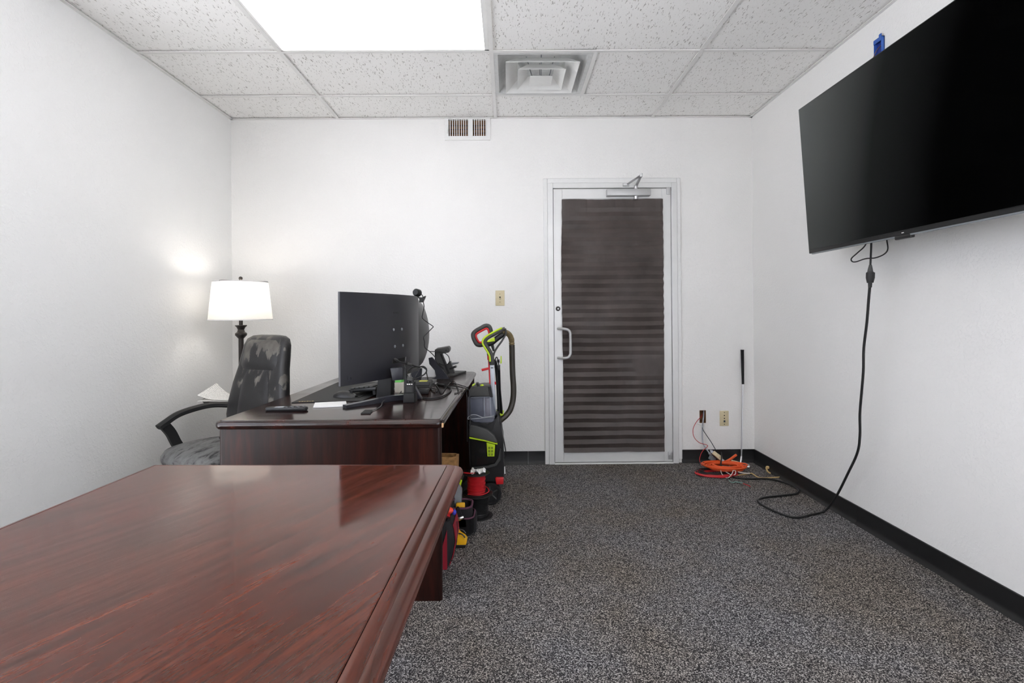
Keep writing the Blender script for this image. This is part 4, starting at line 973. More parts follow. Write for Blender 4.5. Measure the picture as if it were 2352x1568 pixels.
MB().tube([on(980, 883, 0.006), on(1005, 881, 0.006), on(1020, 885, 0.006), on(1045, 887, 0.006), on(1062, 890, 0.006), on(1074, 893, 0.006), Vector((-0.240, 2.96, DZ-0.01)), Vector((-0.236, 2.95, DZ-0.07)), Vector((-0.236, 2.95, 0.45))], 0.0028, 6).build('cable', 'cable', pcb)
MB().tube([on(1005, 881, 0.008), on(1022, 885.5, 0.008)], 0.007, 10, 0).build('barrel', 'cable', pcb)
MB().tube([on(1001, 880.4, 0.008), on(1005, 881, 0.008)], 0.008, 10, 0).build('connector', 'chrome', pcb)
cable([on(960, 882, 0.004), on(985, 885, 0.004), on(1020, 880, 0.004), on(1045, 881, 0.004), on(1060, 885, 0.004), on(1072, 889, 0.006), Vector((-0.236, 3.06, DZ-0.008)), Vector((-0.228, 3.05, DZ-0.06)), Vector((-0.226, 3.05, 0.50))], 0.0026, 'cable', 'power_lead', 'black power lead crossing the desk and dropping over its right edge')
cable([PY(905, 913, 2.66), on(915, 908, 0.01), on(920, 902, 0.02), on(925, 905, 0.01), on(918, 912, 0.006), on(906, 912, 0.006), on(898, 906, 0.01), on(905, 902, 0.012), on(915, 907, 0.02), on(922, 898, 0.02)], 0.0022, 'cable', 'tangled_cord', 'small tangle of thin black cord between monitor post and radio')

# angled device stand at the far end
ds = thing('angled_device_stand', 'dark grey angled device stand with flat base tray at the desk far end', 'stand', on(1030, 864))
Yd = 3.66
MB().prism([PY(999, 862, Yd), PY(999, 803, Yd), PY(1002, 803, Yd), PY(1012, 809, Yd), PY(1034, 861, Yd), PY(1026, 862, Yd)], (0.0, 0.05, 0), 0.002, 1).build('side_panel', 'dgrey', ds)
MB().prism([PY(1009, 808, Yd-0.004), PY(1012.5, 808, Yd-0.004), PY(1034.5, 862.5, Yd-0.004), PY(1029.5, 862.5, Yd-0.004)], (0, 0.06, 0), 0.001, 1).build('strut', 'soft_black', ds)
MB().prism([PY(998.5, 862, Yd-0.004), PY(998.5, 803, Yd-0.004), PY(1001.5, 803, Yd-0.004), PY(1001.5, 862, Yd-0.004)], (0, 0.06, 0), 0.001, 1).build('strut', 'soft_black', ds)
m = MB(); m.prism([PY(999.5, 803, Yd-0.01), PY(1001, 801.5, Yd-0.01), PY(1029, 797, Yd-0.01), PY(1032, 800, Yd-0.01), PY(1032.5, 804, Yd-0.01), PY(1030.5, 809.5, Yd-0.01), PY(1012, 813, Yd-0.01), PY(1000, 808, Yd-0.01)], (0, 0.10, 0.004), 0.003, 2); m.build('head', 'dgrey', ds)
MB().box(PY(1023, 805, Yd-0.0115), PY(1026.5, 803, Yd-0.008)).build('slot', 'dark', ds, 0)
MB().prism([PY(1023, 841, Yd+0.02), PY(1034, 829, Yd+0.02), PY(1045, 858, Yd+0.02), PY(1031, 860, Yd+0.02)], (0, 0.05, 0), 0.002, 1).build('bracket', 'dgrey', ds)
MB().prism([PY(1035, 834, Yd+0.03), PY(1053, 832.5, Yd+0.03), PY(1052, 835, Yd+0.03), PY(1037, 838.5, Yd+0.03)], (0, 0.06, 0), 0.001, 1).build('ledge', 'grey', ds)
MB().prism([PY(1032, 845, Yd+0.01), PY(1046, 840, Yd+0.01), PY(1048, 844, Yd+0.01), PY(1033, 849, Yd+0.01)], (0, 0.06, 0), 0.002, 1).build('clamp', 'black_plastic', ds)
MB().prism([Vector((-0.42, 3.58, DZ+0.0005)), Vector((-0.382, 3.58, DZ+0.0005)), Vector((-0.310, 3.83, DZ+0.0005)), Vector((-0.42, 3.86, DZ+0.0005))], (0, 0, 0.012), 0.002, 1).build('base_tray', 'dgrey', ds)
cable([PY(987, 807, 3.5), PY(1000, 807, 3.6), PY(1012, 808, 3.64), PY(1022, 811, 3.63), PY(1030, 818, 3.63), PY(1032.5, 828, 3.63), PY(1028, 836, 3.63), PY(1018, 838, 3.63), PY(1008, 834, 3.60), PY(1012, 840, 3.6), PY(1019, 848, 3.6), PY(1014, 852, 3.58), PY(1002, 838, 3.5), PY(996, 828, 3.45)], 0.0032, 'cable', 'round_looped_cable', 'black cable making a round loop over the angled device stand')

# ------------------------------------------------------------------ office chair
ch = thing('office_chair', 'black high-back office chair with peeling leather behind the desk', 'chair', (-1.50, 2.80, 0))
fd = Vector((-0.50, -0.866, 0)).normalized(); lt = Vector((-fd.y, fd.x, 0))    # fd: facing, lt: sitter's left
if lt.x < 0: pass
CM = Matrix((lt, -fd, Vector((0, 0, 1)))).transposed().to_4x4(); CM.translation = Vector((-1.515, 2.80, 0))
def sup(w_, d_, n=28, ex=2.6):
    out = []
    for k in range(n):
        a = 2*math.pi*k/n; c, s = math.cos(a), math.sin(a)
        out.append((w_*math.copysign(abs(c)**(2/ex), c), d_*math.copysign(abs(s)**(2/ex), s)))
    return out
Rg = []
for s_, z in ((0.75, 0.405), (0.96, 0.41), (1.0, 0.435), (1.0, 0.462), (0.95, 0.482), (0.75, 0.490), (0.3, 0.492)): Rg.append([CM @ Vector((x, y-0.01, z + 0.012*(1 if z > 0.45 else 0)*(-((y)/0.25)**2))) for x, y in sup(0.262*s_, 0.255*s_, 32, 2.8)])
MB().rings(Rg).build('seat', seat_mat(), ch, 60)
BK = [(0.46, 0.205, 0.205, 0.025), (0.50, 0.236, 0.200, 0.045), (0.60, 0.252, 0.205, 0.050), (0.68, 0.248, 0.215, 0.050), (0.78, 0.228, 0.228, 0.050), (0.87, 0.205, 0.243, 0.048), (0.94, 0.196, 0.256, 0.047), (1.00, 0.188, 0.266, 0.044), (1.035, 0.170, 0.272, 0.038), (1.052, 0.135, 0.275, 0.026), (1.057, 0.08, 0.276, 0.012)]
def back_ring(z, w_, yc, d_, ws=1.0): return [CM @ Vector((x*ws, yc+y+0.35*(x*ws)**2*-1.0, z)) for x, y in sup(w_, d_, 32, 3.2)]
MB().rings([back_ring(*b) for b in BK]).build('backrest', worn_leather('worn_back_leather', 0.45, 1.05, 0.04), ch, 60)
def patch_on_back(z0, z1, wf, bulge, name, mat, rnd_=0.03):
    Rg = []
    for k in range(9):
        t = k/8; z = z0+(z1-z0)*t
        for i in range(len(BK)-1):
            if BK[i][0] <= z <= BK[i+1][0]:
                f_ = (z-BK[i][0])/(BK[i+1][0]-BK[i][0]); w_, yc, d_ = (BK[i][q_]+(BK[i+1][q_]-BK[i][q_])*f_ for q_ in (1, 2, 3))
        sh = (1-abs(2*t-1)**4)**0.5 if 0 < t < 1 else 0.05
        row = []
        for q_ in range(13):
            s_ = q_/6-1; x = w_*wf*s_*(0.80+0.20*sh)
            ex = 3.2; yy = d_*max(0, 1-abs(x/w_)**ex)**(1/ex)
            row.append((x, yc-yy-0.35*x*x, z, bulge*sh*(1-abs(s_)**5)))
        Rg.append(row)
    m = MB()
    m.rings([[CM @ Vector((x, y-b_-0.0008, z)) for x, y, z, b_ in r] + [CM @ Vector((x, y+0.012, z)) for x, y, z, b_ in reversed(r)] for r in Rg])
    return m.build(name, mat, ch, 60)
patch_on_back(0.865, 1.030, 0.80, 0.016, 'headrest_pad', worn_leather('worn_headrest_leather', 0.86, 1.02, 0.16))
patch_on_back(0.52, 0.86, 0.52, 0.012, 'lumbar_pad', worn_leather('worn_lumbar_leather', 0.52, 0.90, 0.03))
for sx in (-1, 1):
    x = 0.285*sx
    pts = [(x*0.86, 0.20, 0.640), (x, 0.11, 0.655), (x*1.04, 0.02, 0.650), (x*1.03, -0.08, 0.632), (x, -0.15, 0.600), (x, -0.185, 0.580)]
    sp = catmull([Vector(p) for p in pts], 6); Rg = []
    for i, p in enumerate(sp):
        t = (sp[min(i+1, len(sp)-1)]-sp[max(i-1, 0)]).normalized(); s2 = Vector((1, 0, 0)); n2 = t.cross(s2).normalized(); wv = 0.024; hv = 0.014
        Rg.append([CM @ (p + s2*wv*a + n2*hv*b) for a, b in ((-1, -0.6), (-0.6, -1), (0.6, -1), (1, -0.6), (1, 0.6), (0.6, 1), (-0.6, 1), (-1, 0.6))])
    MB().rings(Rg).build('armrest', 'soft_black', ch, 50)
    pts = [(x, -0.155, 0.585), (x*0.99, -0.125, 0.54), (x*0.97, -0.095, 0.47), (x*0.90, -0.06, 0.415), (x*0.5, -0.03, 0.40)]
    sp = catmull([Vector(p) for p in pts], 5); Rg = []
    for i, p in enumerate(sp):
        t = (sp[min(i+1, len(sp)-1)]-sp[max(i-1, 0)]).normalized(); s2 = t.cross(Vector((0, 1, 0))).normalized(); n2 = t.cross(s2).normalized()
        Rg.append([CM @ (p + s2*0.011*a + n2*0.024*b) for a, b in ((-1, -1), (1, -1), (1, 1), (-1, 1))])
    MB().rings(Rg).build('arm_support', 'soft_black', ch, 30)
MB().box((-0.03, 0.10, 0.38), (0.03, 0.24, 0.50), 0.01, 2, CM).build('back_bracket', 'soft_black', ch)
MB().cyl(CM @ Vector((0, 0, 0.10)), CM @ Vector((0, 0, 0.41)), 0.028).build('gas_column', 'soft_black', ch)
for k in range(5):
    a = 2*math.pi*k/5+0.3; dr_ = Vector((math.cos(a), math.sin(a), 0))
    MB().tube([CM @ Vector((0, 0, 0.12)), CM @ (dr_*0.15+Vector((0, 0, 0.105))), CM @ (dr_*0.29+Vector((0, 0, 0.075)))], 0.02, 8, 3, r1=0.014).build('base_arm', 'soft_black', ch)
    MB().lathe([(0.028, -0.02), (0.030, -0.012), (0.030, 0.012), (0.028, 0.02)], CM @ (dr_*0.29+Vector((0, 0, 0.0305))), 14, (Matrix.Rotation(a, 3, 'Z') @ Matrix.Rotation(math.pi/2, 3, 'Y'))).build('castor', 'black_plastic', ch)

# ------------------------------------------------------------------ floor lamp with tray
LX, LY = -1.806, 3.55
lp = thing('floor_lamp', 'dark bronze floor lamp with white drum shade and tray in the far left corner', 'lamp', (LX, LY, 0))
MB().lathe([(0.14, 0.0), (0.145, 0.008), (0.13, 0.02), (0.05, 0.032), (0.03, 0.05), (0.0175, 0.07)], (LX, LY, 0), 28).build('base', 'bronze', lp)
MB().lathe([(0.0165, 0.06), (0.0165, 1.02)], (LX, LY, 0), 16).build('pole', 'bronze', lp)
MB().lathe([(0.0175, 1.015), (0.026, 1.025), (0.037, 1.038), (0.037, 1.050), (0.024, 1.060), (0.020, 1.075), (0.026, 1.090), (0.037, 1.101), (0.037, 1.105), (0.012, 1.106), (0.012, 1.20)], (LX, LY, 0), 24).build('urn_finial_stem', 'bronze', lp)
m = MB(); m.lathe([(0.016, 0.592), (0.15, 0.590), (0.185, 0.594), (0.196, 0.606), (0.196, 0.622), (0.190, 0.622), (0.188, 0.608), (0.016, 0.604)], (LX-0.03, LY-0.01, 0), 36); m.build('tray', 'bronze', lp)
SB, ST, SRB, SRT = 1.140, 1.396, 0.197, 0.170
MB().lathe([(SRB, SB), (SRT, ST)], (LX, LY, 0), 48, caps=(False, False)).build('lamp_shade', 'shade', lp, 60)
m = MB(); m.lathe([(SRB+0.0015, SB-0.002), (SRB+0.0015, SB+0.006), (SRB-0.0015, SB+0.006), (SRB-0.0015, SB-0.002), (SRB+0.0015, SB-0.002)], (LX, LY, 0), 48, caps=(False, False)); m.build('shade_rim', 'white_plastic', lp); m = MB(); m.lathe([(SRT+0.0015, ST-0.005), (SRT+0.0015, ST+0.002), (SRT-0.0015, ST+0.002), (SRT-0.0015, ST-0.005), (SRT+0.0015, ST-0.005)], (LX, LY, 0), 48, caps=(False, False)); m.build('shade_rim', 'white_plastic', lp)
m = MB()
for k in range(3):
    a = 2*math.pi*k/3+0.2; m.tube([(LX+SRT*math.cos(a), LY+SRT*math.sin(a), ST-0.002), (LX+SRT*0.9*math.cos(a), LY+SRT*0.9*math.sin(a), ST+0.006), (LX, LY, ST+0.008)], 0.0018, 6, 3)
m.build('shade_spider', 'bronze', lp)
MB().lathe([(0.004, ST+0.004), (0.005, ST+0.012), (0.011, ST+0.018), (0.013, ST+0.026), (0.010, ST+0.034), (0.003, ST+0.038)], (LX, LY, 0), 16).build('finial', 'bronze', lp)
m = MB(); m.ball((LX, LY, 1.265), 0.03, 0.03, 0.036, 16); m.lathe([(0.014, 1.19), (0.014, 1.24)], (LX, LY, 0), 12); m.build('bulb', 'bulb', lp)
pl = bpy.data.lights.new('lamp_bulb_light', 'POINT'); pl.energy = LAMP_WATTS; pl.color = (1.0, 0.94, 0.86); pl.shadow_soft_size = 0.04
po = bpy.data.objects.new('lamp_bulb_light', pl); COL.objects.link(po); po.parent = lp; po.location = (0, 0, 1.33)
# papers on the tray
def sheet_paper(ox, oy, rot, lift, dz):
    c, s = math.cos(rot), math.sin(rot)
    def fn(a, b):
        x, y = (a-0.5)*0.27, (b-0.5)*0.19
        z = 0.624 + dz + lift*max(0, 1-a*1.9)**2*(0.35+0.65*b)
        return Vector((LX-0.045+ox + c*x - s*y, LY-0.06+oy + s*x + c*y, z))
    return fn
MB().sheet(sheet_paper(-0.015, -0.02, -0.12, 0.085, 0.004), 14, 8, 0.0006).solo('printed_sheet', 'printed', 'printed white sheet with one corner curled up, on the lamp tray', 'paper')
MB().sheet(sheet_paper(-0.005, -0.035, -0.02, 0.004, 0.0), 8, 4, 0.0022).solo('paper_stack', 'paper', 'flat stack of white papers under the curled sheet on the lamp tray', 'paper')

# ------------------------------------------------------------------ carpet cleaner
VY = 3.30
cc_ = thing('carpet_cleaner', 'upright black and lime carpet cleaner with hose, standing right of the desk', 'carpet cleaner', (-0.12, 3.33, 0))
def vp(pts, y0, y1, name, mat, bev=0.006, seg=2, parent=None, smooth=40):
    """a profile drawn in the part's front plane, extruded back across its width"""
    pp = [PY(u, v, y0) for u, v in pts]
    return MB().prism(pp, (0, y1-y0, 0), bev, seg).build(name, mat, parent or cc_, smooth)
vp([(1074, 968), (1082, 963), (1100, 974), (1120, 974), (1136, 972), (1139, 952), (1145, 950), (1150, 966), (1152, 985), (1156, 1010), (1157, 1060), (1158, 1095), (1152, 1108), (1084, 1108), (1079, 1070), (1076, 1010)], 3.215, 3.42, 'main_body', 'black_plastic', 0.012, 3)
vp([(1077, 976), (1095, 978), (1120, 986), (1136, 1000), (1142, 1014), (1140, 1019), (1110, 1010), (1076, 1004)], 3.195, 3.30, 'tank_cover', 'dgrey', 0.010, 3)
vp([(1078, 1004), (1112, 1010), (1142, 1018.5), (1142.5, 1021), (1112, 1013), (1078, 1007)], 3.192, 3.30, 'lime_strip', 'lime', 0.001, 1)
vp([(1079, 1008), (1112, 1014), (1141, 1022), (1141, 1056), (1135, 1064), (1120, 1068), (1083, 1071)], 3.200, 3.30, 'dirt_tank', 'smoke_tank', 0.008, 2)
fl_ = vp([(1117.5, 1016), (1137, 1021), (1135.5, 1048), (1119.5, 1048)], 3.196, 3.204, 'filter_frame', 'lime', 0.001, 1)
for i in range(2):
    for j in range(3):
        MB().box(PY(1121.5+i*6.5, 1026+j*7.5, 3.194)+Vector((0, 0, 0)), PY(1126+i*6.5, 1031+j*7.5, 3.194)+Vector((0, 0.004, 0))).build('filter_slot', plain('lime_dark', (120, 140, 26), 0.6), fl_, 0)
vp([(1083, 1073), (1120, 1070), (1137, 1065), (1145, 1052), (1148, 1030), (1151, 1032), (1150, 1056), (1141, 1070), (1122, 1075), (1083, 1078)], 3.203, 3.22, 'tank_rim', 'dgrey', 0.002, 1)
vp([(1074, 912), (1129, 911), (1134, 930), (1138, 955), (1134, 969), (1102, 972), (1090, 966), (1073, 962)], 3.20, 3.37, 'clear_tank', 'clear_tank', 0.010, 3)
vp([(1080, 915), (1110, 915), (1111, 958), (1080, 956)], 3.26, 3.33, 'inner_tank', plain('inner_blue_grey', (52, 54, 66), 0.4), 0.006, 2)
vp([(1113, 914), (1124, 914), (1126, 958), (1114, 958)], 3.27, 3.31, 'inner_tube', plain('inner_pink_grey', (150, 140, 142), 0.4), 0.004, 2)
m = MB(); m.tube([PY(1074, 960, 3.197), PY(1082, 953, 3.197), PY(1095, 953, 3.197), PY(1108, 958, 3.197), PY(1122, 957, 3.197), PY(1136, 954, 3.197)], 0.0022, 6); m.tube([PY(1074, 962, 3.197), PY(1095, 961, 3.197), PY(1120, 958, 3.197), PY(1136, 957, 3.197)], 0.0018, 6); m.build('tank_seam', plain('seam_clear', (170, 172, 176), 0.25), cc_)
vp([(1075, 905), (1078, 896), (1086, 889), (1097, 888), (1110, 886), (1124, 885.5), (1127, 890), (1131, 911), (1075, 911.5)], 3.205, 3.365, 'tank_lid', 'dgrey', 0.010, 3)
vp([(1093, 880), (1098, 880), (1103, 889), (1097, 893)], 3.212, 3.27, 'lid_handle', 'black_plastic', 0.002, 1)
vp([(1084, 885), (1090, 881), (1091, 883), (1085, 887)], 3.206, 3.26, 'lid_tab', 'lime', 0.001, 1)
m = MB(); m.ball(PY(1107.5, 885.5, 3.222), 0.012, 0.011, 0.010, 12); m.build('cap_knob', 'lime', cc_)
vp([(1120.5, 888), (1126, 888), (1131.5, 912), (1125, 912)], 3.202, 3.24, 'lid_latch', 'black_plastic', 0.002, 1)
# pole and handle
vp([(1125, 838), (1134.5, 838), (1139, 955), (1129, 955)], 3.29, 3.32, 'pole', 'silver', 0.004, 2)
MB().box(PY(1127.5, 845.5, 3.288), PY(1132.5, 843.5, 3.292)).build('pole_mark', 'dark', cc_, 0)
vp([(1118, 812), (1126, 818), (1134, 812), (1136, 838.5), (1124.5, 838.5), (1121, 826)], 3.283, 3.327, 'pole_collar', 'dgrey', 0.004, 2)
def loop_tube(pxs, Y, r, name, mat, closed=False, seg=10, k=5, sy=1.0):
    return MB().tube([PY(u, v, Y) for u, v in pxs], r, seg, k, closed=closed).build(name, mat, cc_)
gp = [(1127, 768), (1126.5, 757), (1122.5, 749.5), (1114, 748.5), (1104, 754), (1094, 759.5), (1087.5, 766), (1087.5, 774), (1091, 783), (1096, 790.5), (1104, 792), (1110, 790)]
loop_tube(gp, 3.33, 0.0145, 'grip_loop', 'dgrey', seg=12)
gi = [(1124, 766), (1121.5, 757.5), (1117, 754.5), (1110, 757.5), (1100, 763), (1094.5, 767), (1093.5, 773), (1097, 781), (1101, 786), (1106, 786)]
loop_tube(gi, 3.322, 0.0068, 'grip_liner', 'red')
wh = [(1130, 832), (1130, 818), (1126, 808), (1119, 797), (1113.5, 787), (1115, 780), (1122, 774), (1134, 767.5), (1146, 761), (1156, 756), (1160, 755)]
loop_tube(wh, 3.27, 0.0125, 'wand_handle', 'dgrey', seg=12)
lm = [(1125.5, 830), (1124.5, 818), (1120, 808), (1113, 797), (1108.5, 788), (1109.5, 780), (1116, 773), (1128, 765.5), (1141, 758.5), (1153, 753)]
loop_tube(lm, 3.262, 0.0062, 'lime_grip', 'lime')
loop_tube([(1160, 754), (1162, 760), (1161, 768), (1152, 784), (1143, 796), (1136, 808), (1133, 818)], 3.28, 0.0062, 'wand_strut', 'dgrey')
vp([(1118, 784), (1126, 778), (1136, 774.5), (1136.5, 783.5), (1120, 786)], 3.258, 3.285, 'lime_trigger', 'lime', 0.002, 1)
MB().tube([PY(1119, 789, 3.285), PY(1128, 787, 3.285), PY(1140, 778, 3.285), PY(1150, 771, 3.285), PY(1157, 767, 3.285)], 0.016, 12, 4, rad=lambda t: 0.020-0.004*t).build('hose_cuff', 'black_plastic', cc_)
MB().tube([PY(1128, 785, 3.29), PY(1132, 797, 3.29), PY(1134, 806, 3.29)], 0.012, 10, 3, r1=0.006).build('cuff_stem', 'black_plastic', cc_)
hp = catmull([PY(u, v, Y) for u, v, Y in ((1150, 768, 3.30), (1156, 764, 3.31), (1163, 764, 3.33), (1170, 769, 3.35), (1174, 777, 3.36), (1175.5, 787, 3.37), (1176.5, 830, 3.38), (1177.5, 860, 3.38), (1179.5, 890, 3.38), (1178.5, 915, 3.38), (1173, 938, 3.37), (1164, 952, 3.36), (1154, 961, 3.35), (1148, 966, 3.34))], 14)
nh = len(hp); cut = int(nh*0.40)
MB().tube(hp[:cut], 0.017, 10, 0, rad=lambda t: 0.0185 if int(t*(cut-1)) % 3 else 0.0145).build('ribbed_hose', 'hose_rib', cc_, 0)
MB().tube(hp[cut-1:], 0.0185, 12, 0).build('hose', 'hose', cc_)
# red carrying rod and lever
vp([(1119, 816), (1124, 818), (1124.5, 828), (1119.5, 826)], 3.282, 3.315, 'rod_clip', 'red', 0.001, 1)
loop_tube([(1122.5, 826), (1124, 850), (1125.5, 886)], 3.30, 0.005, 'red_rod', 'red', k=1)
vp([(1105.5, 847.5), (1122, 844), (1122.5, 848.5), (1107, 852.5)], 3.28, 3.315, 'red_lever', 'red', 0.003, 2)
# cord bundle on its hooks
m = MB(); rd_ = random.Random(4)
for k in range(7):
    o_ = (k-3)*0.0045; yo = rd_.uniform(-0.012, 0.012)
    m.tube([PY(1141, 828+rd_.uniform(-4, 6), 3.335+yo)+Vector((o_, 0, 0)), PY(1143, 850, 3.335+yo)+Vector((o_, 0, 0)), PY(1145.5, 895, 3.335+yo)+Vector((o_*0.8, 0, 0)), PY(1148, 935, 3.335+yo)+Vector((o_, 0, 0)), PY(1148.5, 950, 3.335+yo)+Vector((o_, 0, 0))], 0.0042, 6, 5)
m.tube([PY(1137, 845, 3.33), PY(1137, 828, 3.33), PY(1140, 820, 3.33), PY(1143, 824, 3.33), PY(1144, 840, 3.33)], 0.0035, 6)
m.build('cord_bundle', 'cable', cc_)
vp([(1141, 838), (1149, 838), (1148.5, 850), (1142, 850)], 3.305, 3.322, 'cord_plug', 'black_plastic', 0.003, 2)
for u in (1143, 1147): MB().box(PY(u-0.8, 838.5, 3.313), PY(u+0.8, 832.5, 3.316)).build('plug_prong', 'chrome', cc_, 0)
vp([(1150, 817), (1152, 818), (1152.5, 834), (1149, 835)], 3.33, 3.35, 'cord_hook', 'lime', 0.001, 1)
vp([(1140, 943), (1143, 943), (1147, 950), (1153, 948), (1155, 942), (1157.5, 944), (1156, 953), (1148, 956), (1142, 951)], 3.335, 3.36, 'cord_hook', 'lime', 0.001, 1)
vp([(1136, 877), (1139, 877), (1139.5, 883), (1136.5, 883)], 3.29, 3.31, 'red_clip', 'red', 0.001, 1)
MB().tube([PY(1150, 966, 3.38), PY(1153, 985, 3.40), PY(1158, 1015, 3.42), PY(1162, 1040, 3.44), PY(1160, 1048, 3.44), PY(1156, 1050, 3.42)], 0.0035, 6).build('cord_tail', 'cable', cc_)
# base, wheel
vp([(1060, 1112), (1075, 1098), (1110, 1094), (1150, 1094), (1158, 1102), (1157, 1118), (1140, 1128), (1060, 1140)], 3.24, 3.46, 'base', 'dgrey', 0.010, 2)
vp([(1137, 1099), (1140, 1096), (1155, 1096), (1157, 1100), (1156, 1112), (1140, 1113)], 3.205, 3.26, 'red_pedal', 'red', 0.006, 2)
wr = 0.067; wcn = Vector((PY(1127, 1135, 3.215).x, 3.215, wr+0.001)); RX = Matrix.Rotation(math.pi/2, 3, 'X')
wl = MB().lathe([(wr-0.018, -0.022), (wr-0.004, -0.022), (wr, -0.016), (wr, 0.012), (wr-0.004, 0.018), (wr-0.018, 0.018), (wr-0.020, 0.006), (0.02, 0.006), (0.02, 0.012)], wcn, 36, RX).build('wheel', 'black_plastic', cc_, 40)
for k in range(5):
    a = 2*math.pi*k/5+0.5; d_ = Vector((math.cos(a), 0, math.sin(a)))
    MB().tube([wcn+d_*0.015+Vector((0, -0.009, 0)), wcn+d_*(wr-0.016)+Vector((0, -0.009, 0))], 0.005, 6, 0).build('spoke', 'dgrey', wl)
w2 = MB().lathe([(wr-0.018, -0.02), (wr-0.004, -0.02), (wr, -0.014), (wr, 0.014), (wr-0.004, 0.02)], Vector((wcn.x, 3.485, wr+0.001)), 28, RX).build('wheel', 'black_plastic', cc_, 40)
vp([(1157, 1074), (1160, 1074), (1161, 1088), (1158, 1088)], 3.30, 3.33, 'rear_clip', 'white_plastic', 0.001, 1)

# ------------------------------------------------------------------ wire spools
def spool(name, label, c, z0, z1, rf, rc, mat, flange):
    s_ = thing(name, label, 'spool', (c[0], c[1], z0))
    for z in (z0, z1-0.006): MB().lathe([(0.012, z), (rf-0.003, z), (rf, z+0.002), (rf, z+0.004), (rf-0.003, z+0.006), (0.012, z+0.006)], (c[0], c[1], 0), 36).build('flange', flange, s_)
    n = 26; prof = [(rc*0.6, z0+0.006)]; h = (z1-z0-0.012)
    wv = MB(); pts = []
    for k in range(n*8+1):
        a = 2*math.pi*k/8; t = k/(n*8); rr = rc + 0.003*mnoise.noise(Vector((t*9, 0, z0*30)))
        pts.append((c[0]+rr*math.cos(a), c[1]+rr*math.sin(a), z0+0.009+(h-0.006)*t))
    wv.tube(pts, 0.003, 5, 2); wv.lathe([(rc, z0+0.006), (rc, z1-0.006)], (c[0], c[1], 0), 28)
    wv.build('wound_wire', mat, s_)
    return s_
SC = (-0.188, 3.035)
spool('black_wire_spool', 'spool of black wire standing on the carpet under the red one', (SC[0]+0.004, SC[1]), 0.0, 0.130, 0.088, 0.058, 'cable', 'black_plastic')
rs = spool('red_wire_spool', 'spool of bright red wire stacked on the black spool', (SC[0]-0.004, SC[1]), 0.1305, 0.252, 0.078, 0.050, 'red_wire', 'black_plastic')
MB().tube([(SC[0]-0.05, SC[1]-0.05, 0.142), (SC[0]+0.02, SC[1]-0.068, 0.142), (SC[0]+0.066, SC[1]-0.02, 0.144), (SC[0]+0.06, SC[1]+0.03, 0.15), (SC[0]+0.03, SC[1]+0.048, 0.16)], 0.0032, 6).build('loose_turn', 'red_wire', rs)
MB().tube([(SC[0]-0.075, SC[1]-0.02, 0.256), (SC[0]-0.04, SC[1]-0.035, 0.257), (SC[0]-0.01, SC[1]-0.03, 0.256)], 0.0035, 6).build('loose_end', 'red_wire', rs)
def crumple(a, b):
    x, y = (a-0.5)*0.085, (b-0.5)*0.06; n_ = mnoise.noise(Vector((a*4, b*4, 9)))
    return Vector((SC[0]+0.008+x, SC[1]-0.01+y, 0.262+0.022*n_+0.010*mnoise.noise(Vector((a*11, b*11, 3)))))
MB().sheet(crumple, 14, 12, 0.001).solo('crumpled_paper', 'paper', 'crumpled white paper scrap on top of the red wire spool', 'paper', smooth=15)

# ------------------------------------------------------------------ tool bags and tools
tbg = thing('black_tool_bag', 'open black canvas tool tote with purple binding, behind the red bag', 'tool bag', (-0.30, 2.80, 0))
bc = (-0.300, 2.800)
def bring(w_, d_, z, r=0.04, dx=0.0): return [Vector((bc[0]+dx+x, bc[1]+y, z)) for x, y in rrect(w_, d_, r, 4)]
MB().rings([bring(0.195, 0.115, 0.001), bring(0.212, 0.130, 0.03), bring(0.208, 0.134, 0.09), bring(0.196, 0.132, 0.155), bring(0.184, 0.120, 0.155), bring(0.184, 0.118, 0.05)], (True, True)).build('bag_body', 'black_cloth', tbg)
MB().tube(bring(0.200, 0.136, 0.155), 0.0055, 6, 2, closed=True).build('rim_binding', 'purple_trim', tbg)
m = MB(); m.rings([bring(0.222, 0.142, 0.02), bring(0.226, 0.148, 0.06), bring(0.220, 0.148, 0.105)], (False, False)); bmesh.ops.solidify(m.bm, geom=m.bm.faces[:], thickness=0.002); m.build('outer_pocket', 'black_cloth', tbg)
MB().tube(bring(0.224, 0.152, 0.104), 0.004, 6, 2, closed=True).build('pocket_binding', 'purple_trim', tbg)
MB().box((bc[0]+0.095, bc[1]-0.03, 0.01), (bc[0]+0.122, bc[1]+0.06, 0.10), 0.008, 2).build('side_pocket', 'black_cloth', tbg)
MB().tube([(bc[0]+0.02, bc[1]-0.072, 0.15), (bc[0]+0.035, bc[1]-0.09, 0.17), (bc[0]+0.055, bc[1]-0.09, 0.12), (bc[0]+0.06, bc[1]-0.078, 0.105)], 0.003, 6).build('strap', 'cable', tbg)
cs = MB(); cs.prism([(-0.345, 2.79, 0.06), (-0.262, 2.79, 0.06), (-0.255, 2.79, 0.23), (-0.275, 2.79, 0.258), (-0.345, 2.79, 0.275)], (0, 0.045, 0), 0.006, 2); cs.solo('grey_tool_case', 'grey', 'grey plastic case sticking up out of the black tool bag', 'case')
MB().box((-0.282, 2.752, 0.055), (-0.236, 2.778, 0.172), 0.005, 2, Matrix.Rotation(0.0, 4, 'Z')).solo('yellow_level', 'yellow', 'yellow tool handle tucked inside the rim of the black tool bag', 'tool')
hs = thing('tool_holster', 'black tool holster with purple binding standing in the black tool bag', 'holster', (-0.30, 2.757, 0.06))
MB().tube([(-0.312, 2.757, 0.06), (-0.312, 2.757, 0.20), (-0.312, 2.757, 0.235), (-0.312, 2.757, 0.25)], 0.02, 12, 0, rad=lambda t: 0.022 if t < 0.8 else 0.012).build('pouch', 'black_cloth', hs)
